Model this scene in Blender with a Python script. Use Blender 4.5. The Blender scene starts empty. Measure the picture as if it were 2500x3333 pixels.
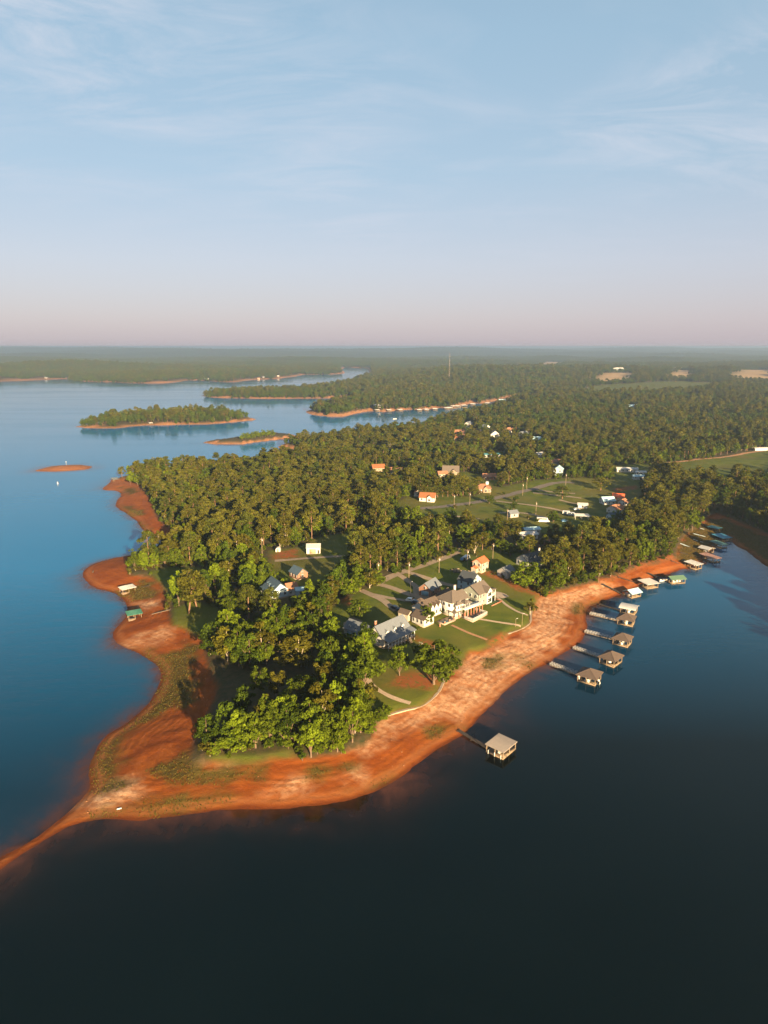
import bpy, math, random
import numpy as np
from mathutils import Vector, Matrix

# ------------------------------------------------------------------ camera, sky, sun, exposure
sc = bpy.context.scene
COL = sc.collection
rad = math.radians
CAM_H = 120.0
PITCH = rad(13.6)
cam_d = bpy.data.cameras.new('camera')
cam_d.sensor_fit = 'VERTICAL'
cam_d.sensor_height = 24.0
cam_d.lens = 24.0 * 2223.0 / 3333.0
cam_d.clip_start = 1.0
cam_d.clip_end = 80000.0
cam = bpy.data.objects.new('camera', cam_d)
cam.location = (0, 0, CAM_H)
cam.rotation_euler = (rad(90) - PITCH, 0, 0)
COL.objects.link(cam)
sc.camera = cam

SUN_AZ = rad(-66.0)          # direction towards the sun, measured from +X
SUN_EL = rad(13.5)
sun_d = bpy.data.lights.new('sun', 'SUN')
sun_d.energy = 3.5
sun_d.angle = rad(0.6)
sun_d.color = (1.0, 0.74, 0.42)
sun = bpy.data.objects.new('sun', sun_d)
to_sun = Vector((math.cos(SUN_EL) * math.cos(SUN_AZ), math.cos(SUN_EL) * math.sin(SUN_AZ), math.sin(SUN_EL)))
sun.rotation_euler = to_sun.to_track_quat('Z', 'Y').to_euler()
sun.location = (60, -140, 160)
COL.objects.link(sun)

world = bpy.data.worlds.new('World')
sc.world = world
world.use_nodes = True
wn, wl = world.node_tree.nodes, world.node_tree.links
wn.clear()
def wnode(t, **k):
    n = wn.new(t)
    for a, b in k.items(): setattr(n, a, b)
    return n
w_out = wnode('ShaderNodeOutputWorld')
w_bg = wnode('ShaderNodeBackground')
w_bg.inputs['Strength'].default_value = 0.05
w_sky = wnode('ShaderNodeTexSky', sky_type='NISHITA', sun_disc=False)
w_sky.sun_elevation = SUN_EL
w_sky.sun_rotation = math.atan2(to_sun.x, to_sun.y)
w_sky.altitude = 200
w_sky.air_density = 1.0
w_sky.dust_density = 1.6
w_sky.ozone_density = 1.4
w_tc = wnode('ShaderNodeTexCoord')
w_sep = wnode('ShaderNodeSeparateXYZ')
wl.new(w_tc.outputs['Generated'], w_sep.inputs[0])
# morning haze above the horizon: the same belt all the way round the sky
def wmath(op, a, b=None, clamp=False):
    n = wnode('ShaderNodeMath', operation=op, use_clamp=clamp)
    for i, v in enumerate((a, b)):
        if v is None: continue
        if isinstance(v, (int, float)): n.inputs[i].default_value = v
        else: wl.new(v, n.inputs[i])
    return n.outputs[0]
def wmix(fac, a, b, blend='MIX'):
    n = wnode('ShaderNodeMix', data_type='RGBA', blend_type=blend)
    if isinstance(fac, (int, float)): n.inputs[0].default_value = fac
    else: wl.new(fac, n.inputs[0])
    for i, v in ((6, a), (7, b)):
        if isinstance(v, tuple): n.inputs[i].default_value = v
        else: wl.new(v, n.inputs[i])
    return n.outputs[2]
zpos = wmath('MAXIMUM', w_sep.outputs[2], 0.0)
ramp = wnode('ShaderNodeValToRGB')
e = ramp.color_ramp.elements
e[0].position = 0.0; e[0].color = (3.45, 2.95, 3.35, 1)
e[1].position = 1.0; e[1].color = (0.6, 1.1, 1.8, 1)
for p_, c_ in ((0.035, (3.55, 3.12, 3.55, 1)), (0.11, (3.40, 3.46, 4.05, 1)), (0.22, (2.60, 3.38, 4.15, 1)), (0.36, (2.22, 3.22, 4.05, 1)), (0.62, (1.45, 2.35, 3.2, 1))):
    el = e.new(p_); el.color = c_
wl.new(zpos, ramp.inputs[0])
sky_col = wmix(0.78, w_sky.outputs[0], ramp.outputs[0])
# thin cirrus, laid on a plane high above the lake
den = wmath('ADD', zpos, 0.09)
cx = wmath('DIVIDE', w_sep.outputs[0], den)
cy = wmath('DIVIDE', w_sep.outputs[1], den)
comb = wnode('ShaderNodeCombineXYZ')
wl.new(cx, comb.inputs[0]); wl.new(cy, comb.inputs[1])
def wnoise(scale, detail, rough, sx, sy, rot, off, dist=0.0):
    mp = wnode('ShaderNodeMapping')
    mp.inputs['Scale'].default_value = (sx, sy, 1)
    mp.inputs['Rotation'].default_value = (0, 0, rot)
    mp.inputs['Location'].default_value = (off, off * 0.7, 0)
    wl.new(comb.outputs[0], mp.inputs[0])
    n = wnode('ShaderNodeTexNoise')
    n.inputs['Scale'].default_value = scale
    n.inputs['Detail'].default_value = detail
    n.inputs['Roughness'].default_value = rough
    n.inputs['Distortion'].default_value = dist
    wl.new(mp.outputs[0], n.inputs['Vector'])
    return n.outputs[0]
n1 = wnoise(2.1, 8, 0.66, 0.6, 1.25, rad(-24), 3.3, 1.1)
n2 = wnoise(0.8, 3, 0.5, 1.0, 0.8, rad(20), 8.3, 0.3)
m1 = wmath('MULTIPLY', wmath('SUBTRACT', n1, 0.42), 3.6, True)
m2 = wmath('MULTIPLY', wmath('SUBTRACT', n2, 0.36), 4.0, True)
thin = wmath('MULTIPLY', wmath('SUBTRACT', zpos, 0.06), 3.2, True)
veil = wmath('MULTIPLY', wmath('MULTIPLY', wmath('MULTIPLY', m1, m2), thin), 0.9)
sky_col = wmix(veil, sky_col, (4.05, 4.2, 4.75, 1))
sky_col = wmix(1.0, sky_col, (0.5, 0.5, 0.5, 1), 'MULTIPLY')
wl.new(sky_col, w_bg.inputs['Color'])
wl.new(w_bg.outputs[0], w_out.inputs[0])

sc.view_settings.view_transform = 'Standard'
sc.view_settings.look = 'None'
sc.view_settings.gamma = 1.0
sc.view_settings.use_curve_mapping = False
sc.view_settings.exposure = 2.8
cy_ = sc.cycles
cy_.use_denoising = True
cy_.max_bounces = 5
cy_.diffuse_bounces = 2
cy_.glossy_bounces = 2
cy_.transmission_bounces = 2
cy_.transparent_max_bounces = 4
cy_.volume_bounces = 0
cy_.caustics_reflective = False
cy_.caustics_refractive = False
cy_.sample_clamp_indirect = 4.0

# ------------------------------------------------------------------ small helpers
random.seed(7)
RNG = np.random.default_rng(11)
sp, cp = math.sin(PITCH), math.cos(PITCH)
def back(x, y, z=0.0):
    """point at height z that the photograph shows at photo pixel (x, y)"""
    u = (x - 1250.0) / 2223.0; v = (1666.5 - y) / 2223.0
    d = (u, cp + v * sp, -sp + v * cp)
    t = (z - CAM_H) / d[2]
    return (d[0] * t, d[1] * t)
def project(X, Y, Z):
    dz = Z - CAM_H
    dep = Y * cp - dz * sp
    up = Y * sp + dz * cp
    dep = np.maximum(dep, 1e-3)
    return 1250 + 2223 * X / dep, 1666.5 - 2223 * up / dep, dep
TAB = RNG.random((256, 256))
def vnoise(x, y, s=0):
    x = np.asarray(x, float) + s * 17.31; y = np.asarray(y, float) + s * 5.77
    xi = np.floor(x).astype(int); yi = np.floor(y).astype(int)
    fx = x - xi; fy = y - yi
    fx = fx * fx * (3 - 2 * fx); fy = fy * fy * (3 - 2 * fy)
    a = TAB[xi & 255, yi & 255]; b = TAB[(xi + 1) & 255, yi & 255]
    c = TAB[xi & 255, (yi + 1) & 255]; d = TAB[(xi + 1) & 255, (yi + 1) & 255]
    return (a * (1 - fx) + b * fx) * (1 - fy) + (c * (1 - fx) + d * fx) * fy
def fbm(x, y, s=0, o=4):
    r = 0; a = 0.5; t = 0
    for i in range(o):
        r = r + a * vnoise(x * 2 ** i, y * 2 ** i, s + i * 3); t += a; a *= 0.5
    return r / t
def sstep(a, b, x):
    t = np.clip((x - a) / (b - a), 0, 1)
    return t * t * (3 - 2 * t)
def signed(poly, X, Y):
    """distance to a closed polygon, positive inside"""
    P_ = np.asarray(poly, float); Q_ = np.roll(P_, -1, axis=0)
    shp = X.shape; x = X.ravel(); y = Y.ravel()
    best = np.full(x.shape, 1e18); ins = np.zeros(x.shape, bool)
    for (x0, y0), (x1, y1) in zip(P_, Q_):
        dx, dy = x1 - x0, y1 - y0
        L = dx * dx + dy * dy + 1e-9
        t = np.clip(((x - x0) * dx + (y - y0) * dy) / L, 0, 1)
        ex = x - (x0 + t * dx); ey = y - (y0 + t * dy)
        np.minimum(best, ex * ex + ey * ey, out=best)
        if y0 != y1:
            c = (y0 > y) != (y1 > y)
            ins ^= c & (x < (x1 - x0) * (y - y0) / (y1 - y0) + x0)
    d = np.sqrt(best)
    return np.where(ins, d, -d).reshape(shp)
def inside(poly, x, y):
    P_ = np.asarray(poly, float); Q_ = np.roll(P_, -1, axis=0)
    ins = np.zeros(x.shape, bool)
    for (x0, y0), (x1, y1) in zip(P_, Q_):
        if y0 != y1:
            ins ^= ((y0 > y) != (y1 > y)) & (x < (x1 - x0) * (y - y0) / (y1 - y0) + x0)
    return ins
def smooth_poly(pts, n=1, closed=True):
    p = np.asarray(pts, float)
    for _ in range(n):
        q = np.roll(p, -1, axis=0)
        if closed:
            p = np.stack([p * .75 + q * .25, p * .25 + q * .75], 1).reshape(-1, 2)
        else:
            a, b = p[:-1], p[1:]
            p = np.vstack([p[:1], np.stack([a * .75 + b * .25, a * .25 + b * .75], 1).reshape(-1, 2), p[-1:]])
    return p

def prop(o, label=None, cat=None, group=None, kind=None):
    if label: o['label'] = label
    if cat: o['category'] = cat
    if group: o['group'] = group
    if kind: o['kind'] = kind
    return o
def empty(name, loc=(0, 0, 0), rz=0.0, parent=None):
    o = bpy.data.objects.new(name, None)
    o.empty_display_size = 0.5
    COL.objects.link(o)
    o.location = loc; o.rotation_euler = (0, 0, rz)
    if parent: o.parent = parent
    return o
def mesh_np(name, V, Fq, mats=(), smooth=False):
    me = bpy.data.meshes.new(name)
    V = np.asarray(V, np.float32); Fq = np.asarray(Fq, np.int32)
    k = Fq.shape[1]; n = len(Fq)
    me.vertices.add(len(V)); me.vertices.foreach_set('co', V.ravel())
    me.loops.add(n * k); me.loops.foreach_set('vertex_index', Fq.ravel())
    me.polygons.add(n); me.polygons.foreach_set('loop_start', np.arange(0, n * k, k, dtype=np.int32))
    if smooth: me.polygons.foreach_set('use_smooth', np.ones(n, bool))
    me.update(calc_edges=True)
    for m in mats: me.materials.append(m)
    return me
def link(name, me, parent=None, loc=None, rz=None):
    o = bpy.data.objects.new(name, me)
    COL.objects.link(o)
    if parent: o.parent = parent
    if loc is not None: o.location = loc
    if rz is not None: o.rotation_euler = (0, 0, rz)
    return o

# ------------------------------------------------------------------ materials
def mat(name):
    m = bpy.data.materials.new(name); m.use_nodes = True
    m.node_tree.nodes.clear()
    return m
class NT:
    def __init__(s, m): s.n = m.node_tree.nodes; s.l = m.node_tree.links
    def new(s, t, **k):
        n = s.n.new(t)
        for a, b in k.items(): setattr(n, a, b)
        return n
    def put(s, sock, v):
        if v is None: return
        if isinstance(v, (int, float)): sock.default_value = v
        elif isinstance(v, tuple): sock.default_value = v if len(v) == 4 or sock.type == 'VECTOR' else (*v, 1)
        else: s.l.new(v, sock)
    def math(s, op, a, b=None, clamp=False):
        n = s.new('ShaderNodeMath', operation=op, use_clamp=clamp)
        s.put(n.inputs[0], a); s.put(n.inputs[1], b)
        return n.outputs[0]
    def mix(s, f, a, b, blend='MIX'):
        n = s.new('ShaderNodeMix', data_type='RGBA', blend_type=blend)
        s.put(n.inputs[0], f); s.put(n.inputs[6], a); s.put(n.inputs[7], b)
        return n.outputs[2]
    def noise(s, scale, detail=4, rough=0.55, vec=None, dist=0.0):
        n = s.new('ShaderNodeTexNoise')
        n.inputs['Scale'].default_value = scale; n.inputs['Detail'].default_value = detail
        n.inputs['Roughness'].default_value = rough; n.inputs['Distortion'].default_value = dist
        if vec is not None: s.l.new(vec, n.inputs['Vector'])
        return n.outputs[0]
    def mapping(s, vec, scale=(1, 1, 1), rot=(0, 0, 0), loc=(0, 0, 0)):
        n = s.new('ShaderNodeMapping')
        n.inputs['Scale'].default_value = scale; n.inputs['Rotation'].default_value = rot; n.inputs['Location'].default_value = loc
        s.l.new(vec, n.inputs[0]); return n.outputs[0]
    def range(s, v, a, b, c=0.0, d=1.0):
        n = s.new('ShaderNodeMapRange')
        s.put(n.inputs[0], v)
        for i, q in enumerate((a, b, c, d)): n.inputs[i + 1].default_value = q
        return n.outputs[0]
    def attr(s, name, out='Fac', kind='GEOMETRY'):
        n = s.new('ShaderNodeAttribute', attribute_name=name, attribute_type=kind)
        return n.outputs[out]
    def bump(s, h, strength, dist):
        n = s.new('ShaderNodeBump')
        n.inputs['Strength'].default_value = strength; n.inputs['Distance'].default_value = dist
        s.l.new(h, n.inputs['Height']); return n.outputs[0]
    def bsdf(s, color, rough=0.8, spec=0.3, normal=None, metal=0.0):
        b = s.new('ShaderNodeBsdfPrincipled')
        s.put(b.inputs['Base Color'], color); s.put(b.inputs['Roughness'], rough)
        b.inputs['Specular IOR Level'].default_value = spec; s.put(b.inputs['Metallic'], metal)
        if normal is not None: s.l.new(normal, b.inputs['Normal'])
        return b
    def out(s, sh):
        o = s.new('ShaderNodeOutputMaterial'); s.l.new(sh, o.inputs[0]); return o
MATS = {}
def paint(name, col, rough=0.7, spec=0.25, var=0.18, scale=0.8, metal=0.0, stain=None):
    """plain weathered surface: colour with soft blotches and fine grain"""
    if name in MATS: return MATS[name]
    col = tuple(c * 0.74 for c in col)
    m = mat(name); t = NT(m)
    tc = t.new('ShaderNodeTexCoord').outputs['Object']
    a = t.noise(scale, 5, 0.6, tc); b = t.noise(scale * 9, 2, 0.5, tc)
    f = t.math('ADD', t.math('MULTIPLY', a, 0.7), t.math('MULTIPLY', b, 0.3))
    lo = tuple(c * (1 - var) for c in col); hi = tuple(min(c * (1 + var), 0.95) for c in col)
    c = t.mix(t.range(f, 0.3, 0.7), lo, hi)
    if stain: c = t.mix(t.range(a, 0.55, 0.75, 0, 0.55), c, stain)
    t.out(t.bsdf(c, rough, spec, t.bump(b, 0.25, 0.02), metal).outputs[0])
    MATS[name] = m
    return m
# ------------------------------------------------------------------ shorelines (traced on the water level)
SHORE_SOUTH = [(-420,3150),(-260,3010),(-120,2915),(0,2837),(33,2810),(65,2786),(108,2756),(152,2729),(190,2707),(228,2688),(271,2675),(325,2665),(391,2664),(434,2668),(472,2671),(515,2665),
 (570,2656),(624,2648),(705,2637),(787,2632),(841,2631),(936,2632),(1060,2618),(1147,2602),(1212,2580),(1272,2548),(1321,2515),(1375,2474),(1424,2436),(1478,2406),(1516,2385),(1549,2344),(1570,2322),
 (1602,2294),(1636,2256),(1670,2227),(1704,2201),(1737,2180),(1780,2161),(1805,2142),(1843,2121),(1864,2109),(1894,2083),(1904,2062),(1910,2037),(1906,2012),(1908,1990),(1917,1974),(1944,1965),(1970,1952),(2003,1940),
 (2039,1929),(2075,1911),(2112,1888),(2148,1873),(2184,1864),(2220,1853),(2243,1850),(2274,1839),(2290,1826),(2315,1803),(2322,1785),(2351,1762),(2367,1747),(2383,1764),(2401,1780),(2428,1791),(2455,1812),(2482,1834),(2500,1846),
 (2560,1902),(2650,1995),(2800,2160),(3000,2420),(3200,2800)]
SHORE_NORTH = [(-900,1262),(-500,1255),(-200,1248),(0,1243),(45,1239),(181,1234),(256,1230),(264,1239),(301,1243),(377,1243),(422,1247),(520,1247),(580,1243),(603,1236),(678,1239),(723,1243),(768,1243),(814,1236),(904,1232),(964,1224),(987,1219),
 (1070,1219),(1123,1215),(1112,1202),(1123,1196),(1198,1198),(1206,1222),(1140,1246),(1085,1262),(1000,1272),(904,1279),(760,1281),(690,1284),(659,1288),(701,1294),(829,1297),(942,1297),(1055,1296),(1130,1292),(1156,1298),
 (1130,1307),(1060,1322),(1015,1333),(995,1340),(1013,1349),(1070,1355),(1123,1355),(1160,1345),(1206,1337),(1250,1340),(1295,1335),(1348,1332),(1386,1332),(1431,1326),(1476,1328),(1506,1319),(1536,1311),(1566,1313),(1600,1307),(1690,1287),(1700,1292),
 (1640,1315),(1581,1336),(1551,1350),(1499,1352),(1461,1366),(1400,1386),(1355,1397),(1295,1412),(1243,1418),(1153,1420),(1085,1432),(1020,1445),(976,1448),(930,1446),(904,1454),(915,1460),(940,1463),(975,1472),(950,1490),(900,1505),(800,1520),(700,1530),(600,1537),(520,1545),(450,1554),(410,1558)]
SHORE_WEST = [(0,2789),(33,2772),(76,2753),(125,2723),(168,2686),(206,2656),(222,2642),(250,2615),(271,2591),(290,2572),(296,2547),(290,2515),(296,2482),(312,2450),(331,2414),(353,2390),(391,2368),(434,2338),(461,2314),(488,2287),(510,2254),(521,2222),
 (525,2197),(519,2176),(504,2159),(474,2138),(445,2121),(411,2109),(386,2094),(371,2077),(369,2060),(379,2043),(398,2024),(411,2007),(411,1990),(417,1976),(411,1961),(398,1948),(377,1931),(348,1921),(322,1917),(297,1904),(280,1889),(270,1877),(272,1864),(280,1851),(297,1839),(327,1828),(369,1817),
 (403,1811),(436,1805),(474,1796),(504,1788),(533,1782),(550,1776),(550,1766),(533,1757),(515,1748),(491,1739),(473,1730),(458,1712),(449,1697),(431,1685),(410,1670),(389,1658),(377,1646),(380,1631),(395,1616),(395,1604),(377,1596),(349,1596),(334,1593),(340,1584),(358,1571),(371,1562),(389,1557)]
B0 = lambda pts, z=0.0: [back(x, y, z) for x, y in pts]
LAND = B0(SHORE_SOUTH) + [(600, 60), (60000, 60), (60000, 70000), (-60000, 70000), (-60000, 2250)] + B0(SHORE_NORTH) + B0(SHORE_WEST[::-1]) + B0([(-130,2868),(-300,2960)])
ISLE_WOODED = B0([(260,1390),(324,1393),(384,1393),(422,1387),(467,1384),(565,1382),(678,1380),(753,1374),(840,1365),(799,1361),(760,1352),(700,1350),(500,1356),(400,1364),(330,1374),(290,1383)])
ISLE_TUFT = B0([(659,1441),(723,1446),(784,1446),(836,1438),(904,1430),(972,1424),(945,1415),(889,1412),(830,1418),(780,1424),(723,1433)])
ISLE_BARE = B0([(109,1533),(151,1536),(226,1533),(286,1528),(303,1519),(264,1513),(200,1514),(165,1518),(136,1526)])
ISLET_FAR = B0([(180,1250),(205,1252),(214,1249),(196,1246)])
BANK = B0([(640,2406),(622,2440),(624,2482),(673,2484),(760,2484),(814,2487),(881,2474),(952,2465),(1001,2472),(1044,2460),(1104,2455),(1136,2442),(1180,2425),(1212,2400),(1222,2362),(1240,2340),(1272,2324),(1315,2313),(1364,2303),(1397,2284),(1429,2254),(1443,2227),(1449,2206),
 (1489,2177),(1531,2123),(1569,2117),(1594,2106),(1628,2089),(1643,2077),(1655,2061),(1695,2046),(1729,2030),(1728,2003),(1735,1982),(1750,1954),(1762,1940),(1801,1933),(1843,1921),(1885,1911),(1932,1897),(1961,1896),(1995,1890),(2021,1872),(2066,1853),(2103,1841),(2143,1836),(2175,1822),(2202,1812),
 (2209,1775),(2225,1745),(2252,1727),(2278,1710),(2300,1684),(2330,1668)], 3.5) + \
 B0([(2380,1686),(2428,1708),(2500,1738),(2555,1785),(2640,1875),(2760,2000),(3050,2300)], 3.5) + [(700, 150), (60000, 150), (60000, 900), (300, 900)] + \
 B0([(1600,1480),(1000,1510),(700,1522),(600,1533),(520,1540),(460,1556),(449,1574),(463,1592),(491,1625),(503,1667),(521,1697),(575,1733),(606,1745),(560,1778),(537,1788),(470,1812),(436,1830),(411,1839),(413,1855),(425,1872),(470,1877),(491,1881),(521,1898),(537,1927),(546,1953),(537,1965),(550,1982),(550,2003),(563,2033),(601,2045),(626,2064),(664,2087),(677,2172),(705,2235),(700,2270),(667,2341),(645,2400)], 3.5)

# ------------------------------------------------------------------ ground sheet: fine near the headland, widening to the horizon
def axis(lo, hi, step, end_lo, end_hi, g):
    a = list(np.arange(lo, hi + 1e-6, step)); s = step; v = hi
    while v < end_hi:
        s *= g; v += s; a.append(v)
    s = step; v = lo; b = []
    while v > end_lo:
        s *= g; v -= s; b.append(v)
    return np.array(b[::-1] + a)
GX = axis(-190, 260, 1.6, -26000, 26000, 1.07)
GY = axis(118, 520, 1.6, 20, 42000, 1.022)
XX, YY = np.meshgrid(GX, GY)
D = signed(LAND, XX, YY)
for isl in (ISLE_WOODED, ISLE_TUFT, ISLE_BARE, ISLET_FAR):
    D = np.maximum(D, signed(isl, XX, YY))
wob = (fbm(XX / 9, YY / 9, 5, 3) - 0.5) * 2.2
B = signed(BANK, XX, YY)
# north of the headland the bank simply follows the shore
xl, yl = back(430, 1558, 3); xr, yr = back(2330, 1668, 3)
north = (YY - (yl + (yr - yl) * (XX - xl) / (xr - xl)))
isles = np.maximum(signed(ISLE_WOODED, XX, YY), signed(ISLE_TUFT, XX, YY))
B2 = np.where(north > 0, D - np.where(YY > 1100, 9.0, 7.0), -1e9)
B = np.maximum(B, B2)
B = np.where(isles > -5, isles - 4.5, B)
B = np.where(signed(ISLE_BARE, XX, YY) > -5, -20.0, B)
B = np.minimum(B, D - 0.5)
near = 1 - sstep(420, 900, YY)
Dn = D + wob * near * 0.45
tt = np.clip(Dn, 0, None) / (np.clip(Dn, 0, None) + np.clip(-B, 0.0, None) + 1e-3)
beach_h = 3.3 * tt ** 0.9
flat = signed(ISLE_BARE, XX, YY) > -5
beach_h = np.where(flat, np.minimum(2.2, 0.14 * np.clip(Dn, 0, None)), beach_h)
rel = (fbm(XX / 3.0, YY / 3.0, 21, 4) - 0.5) * 0.7 + (fbm(XX / 14, YY / 14, 31, 3) - 0.5) * 0.9
rill = np.abs(fbm(XX / 6 + 3 * fbm(XX / 20, YY / 20, 40, 2), YY / 2.2, 41, 3) - 0.5)
beach_h = beach_h + np.clip(Dn / 8, 0, 1) * (rel * 0.5 - 0.30 * (0.12 - np.clip(rill, 0, 0.12)) / 0.12)
up = 3.3 + 0.9 * sstep(0, 1.6, B) + 7.0 * (1 - np.exp(-np.clip(B, 0, None) / 75)) + (fbm(XX / 55, YY / 55, 50, 3) - 0.5) * 3.0 * sstep(5, 50, B) + rel * 0.25
up = np.where(isles > -5, 2.2 + 3.5 * (1 - np.exp(-np.clip(B, 0, None) / 18)), up)
Z = np.where(B > 0, up, beach_h)
hills = (fbm(XX / 900, YY / 900, 60, 4) - 0.42) * 78 * sstep(0, 520, D) * sstep(900, 2600, YY) + (fbm(XX / 3500, YY / 2600, 66, 3) - 0.40) * 230 * sstep(3500, 12000, YY)
Z = Z + np.clip(hills, -6, 95)
under = -0.10 * np.clip(-Dn, 0, None) - 0.02
Z = np.where(Dn <= 0, np.maximum(under, -7.0), np.maximum(Z, 0.02 + 0.035 * np.clip(Dn, 0, 3)))

def ground_z(x, y):
    x = np.asarray(x, float); y = np.asarray(y, float)
    i = np.clip(np.searchsorted(GX, x) - 1, 0, len(GX) - 2); j = np.clip(np.searchsorted(GY, y) - 1, 0, len(GY) - 2)
    fx = np.clip((x - GX[i]) / (GX[i + 1] - GX[i]), 0, 1); fy = np.clip((y - GY[j]) / (GY[j + 1] - GY[j]), 0, 1)
    return (Z[j, i] * (1 - fx) + Z[j, i + 1] * fx) * (1 - fy) + (Z[j + 1, i] * (1 - fx) + Z[j + 1, i + 1] * fx) * fy
def field_at(F, x, y):
    i = np.clip(np.searchsorted(GX, x), 0, len(GX) - 1); j = np.clip(np.searchsorted(GY, y), 0, len(GY) - 1)
    return F[j, i]
def G(x, y, dz=0.0):
    """ground point under photo pixel (x, y)"""
    z = 6.0
    for _ in range(14):
        X, Y = back(x, y, z)
        z = 0.5 * z + 0.5 * max(float(ground_z(X, Y)), 0.0)
    X, Y = back(x, y, z)
    return Vector((X, Y, float(ground_z(X, Y)) + dz))
def GP(pts): return [tuple(G(x, y)[:2]) for x, y in pts]

# ------------------------------------------------------------------ clearings, fields, weeds on the beach
LAWN_HOUSES = GP([(1060,1990),(1170,1925),(1239,1893),(1319,1862),(1471,1812),(1520,1790),(1560,1812),(1669,1884),(1745,1925),(1752,1952),(1735,1982),(1728,2003),(1729,2028),(1695,2045),(1653,2060),(1628,2087),(1569,2117),(1531,2121),(1484,2172),(1447,2206),(1443,2225),(1429,2252),(1364,2301),(1272,2322),(1222,2348),(1200,2290),(1198,2215),(1240,2170),(1215,2120),(1140,2070),(1080,2030)])
LAWN_RED = GP([(1525,1785),(1600,1775),(1700,1800),(1780,1840),(1700,1885),(1600,1850)])
FIELD_BARN = GP([(876,1792),(960,1782),(1040,1748),(1130,1735),(1210,1722),(1235,1735),(1190,1795),(1125,1850),(1105,1895),(1020,1925),(930,1900),(880,1860)])
LAWN_STREET = GP([(1280,1640),(1330,1615),(1424,1607),(1530,1618),(1597,1588),(1656,1580),(1741,1562),(1800,1560),(1900,1555),(2085,1565),(2090,1650),(2020,1690),(1970,1725),(1850,1745),(1762,1735),(1677,1705),(1614,1710),(1555,1705),(1487,1692),(1403,1684),(1340,1690)])
LAWN_WEST = GP([(480,1858),(560,1846),(650,1846),(700,1875),(650,1930),(560,1945),(530,1905)])
LAWN_COVE = GP([(556,1985),(640,1960),(730,1985),(745,2060),(700,2110),(640,2070),(603,2048),(563,2033)])
FIELD_EAST = GP([(2130,1508),(2210,1501),(2267,1496),(2321,1490),(2423,1474),(2500,1461),(2660,1440),(2660,1535),(2480,1560),(2300,1562),(2160,1545)])
LAWN_POINT = GP([(1138,1461),(1200,1458),(1247,1460),(1262,1476),(1200,1484),(1145,1474)])
SUBURB = GP([(1465,1408),(1530,1392),(1600,1397),(1700,1412),(1765,1428),(1755,1455),(1640,1448),(1560,1452),(1480,1450)])
SUBURB_LOW = GP([(1555,1470),(1640,1468),(1650,1510),(1560,1512)])
HOMES_EAST = GP([(1990,1512),(2110,1508),(2125,1570),(2000,1575)])
MUDFLAT_TIP = GP([(1280,1625),(1370,1605),(1380,1660),(1300,1690)])
YARD_NORTH = GP([(1205,1520),(1310,1520),(1330,1555),(1215,1560)])
YARD_TAN = GP([(1415,1540),(1520,1535),(1640,1560),(1600,1592),(1540,1600),(1440,1570)])
TIP_LAWN = GP([(690,2462),(760,2455),(860,2452),(930,2440),(960,2462),(881,2474),(814,2487),(690,2484)])
F_TAN = [GP(q) for q in ([(1930,1243),(1950,1222),(2000,1213),(2080,1210),(2070,1238),(1990,1248)], [(2160,1232),(2210,1207),(2280,1204),(2290,1228),(2210,1236)], [(2370,1232),(2430,1203),(2560,1202),(2560,1242),(2440,1240)], [(1720,1194),(1780,1177),(1860,1178),(1810,1196)])]
F_GREEN = [GP(q) for q in ([(1860,1276),(1960,1252),(2100,1244),(2250,1241),(2410,1245),(2330,1266),(2150,1278),(2000,1284)],)]
GAP_WOOD = GP([(640,2115),(690,2135),(760,2180),(900,2182),(1060,2172),(1085,2300),(1000,2352),(900,2388),(760,2398),(700,2415),(655,2402),(690,2275),(685,2190)])
GAP_OAKS = GP([(655,1945),(760,1935),(850,1955),(855,2000),(880,2060),(760,2070),(690,2000)])
CLEAR = [LAWN_HOUSES, LAWN_RED, FIELD_BARN, LAWN_STREET, LAWN_WEST, LAWN_COVE, FIELD_EAST, LAWN_POINT, SUBURB_LOW, HOMES_EAST, YARD_NORTH, YARD_TAN, TIP_LAWN] + F_TAN + F_GREEN
clear_d = np.full(XX.shape, -1e6)
near_rows = YY < 12000
for pz in CLEAR:
    pa = np.asarray(pz)
    m_ = (XX > pa[:, 0].min() - 60) & (XX < pa[:, 0].max() + 60) & (YY > pa[:, 1].min() - 60) & (YY < pa[:, 1].max() + 60)
    clear_d[m_] = np.maximum(clear_d[m_], signed(pz, XX[m_], YY[m_]))
tan_d = np.full(XX.shape, -1e6)
for pz in F_TAN: tan_d = np.maximum(tan_d, signed(pz, XX, YY))

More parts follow.
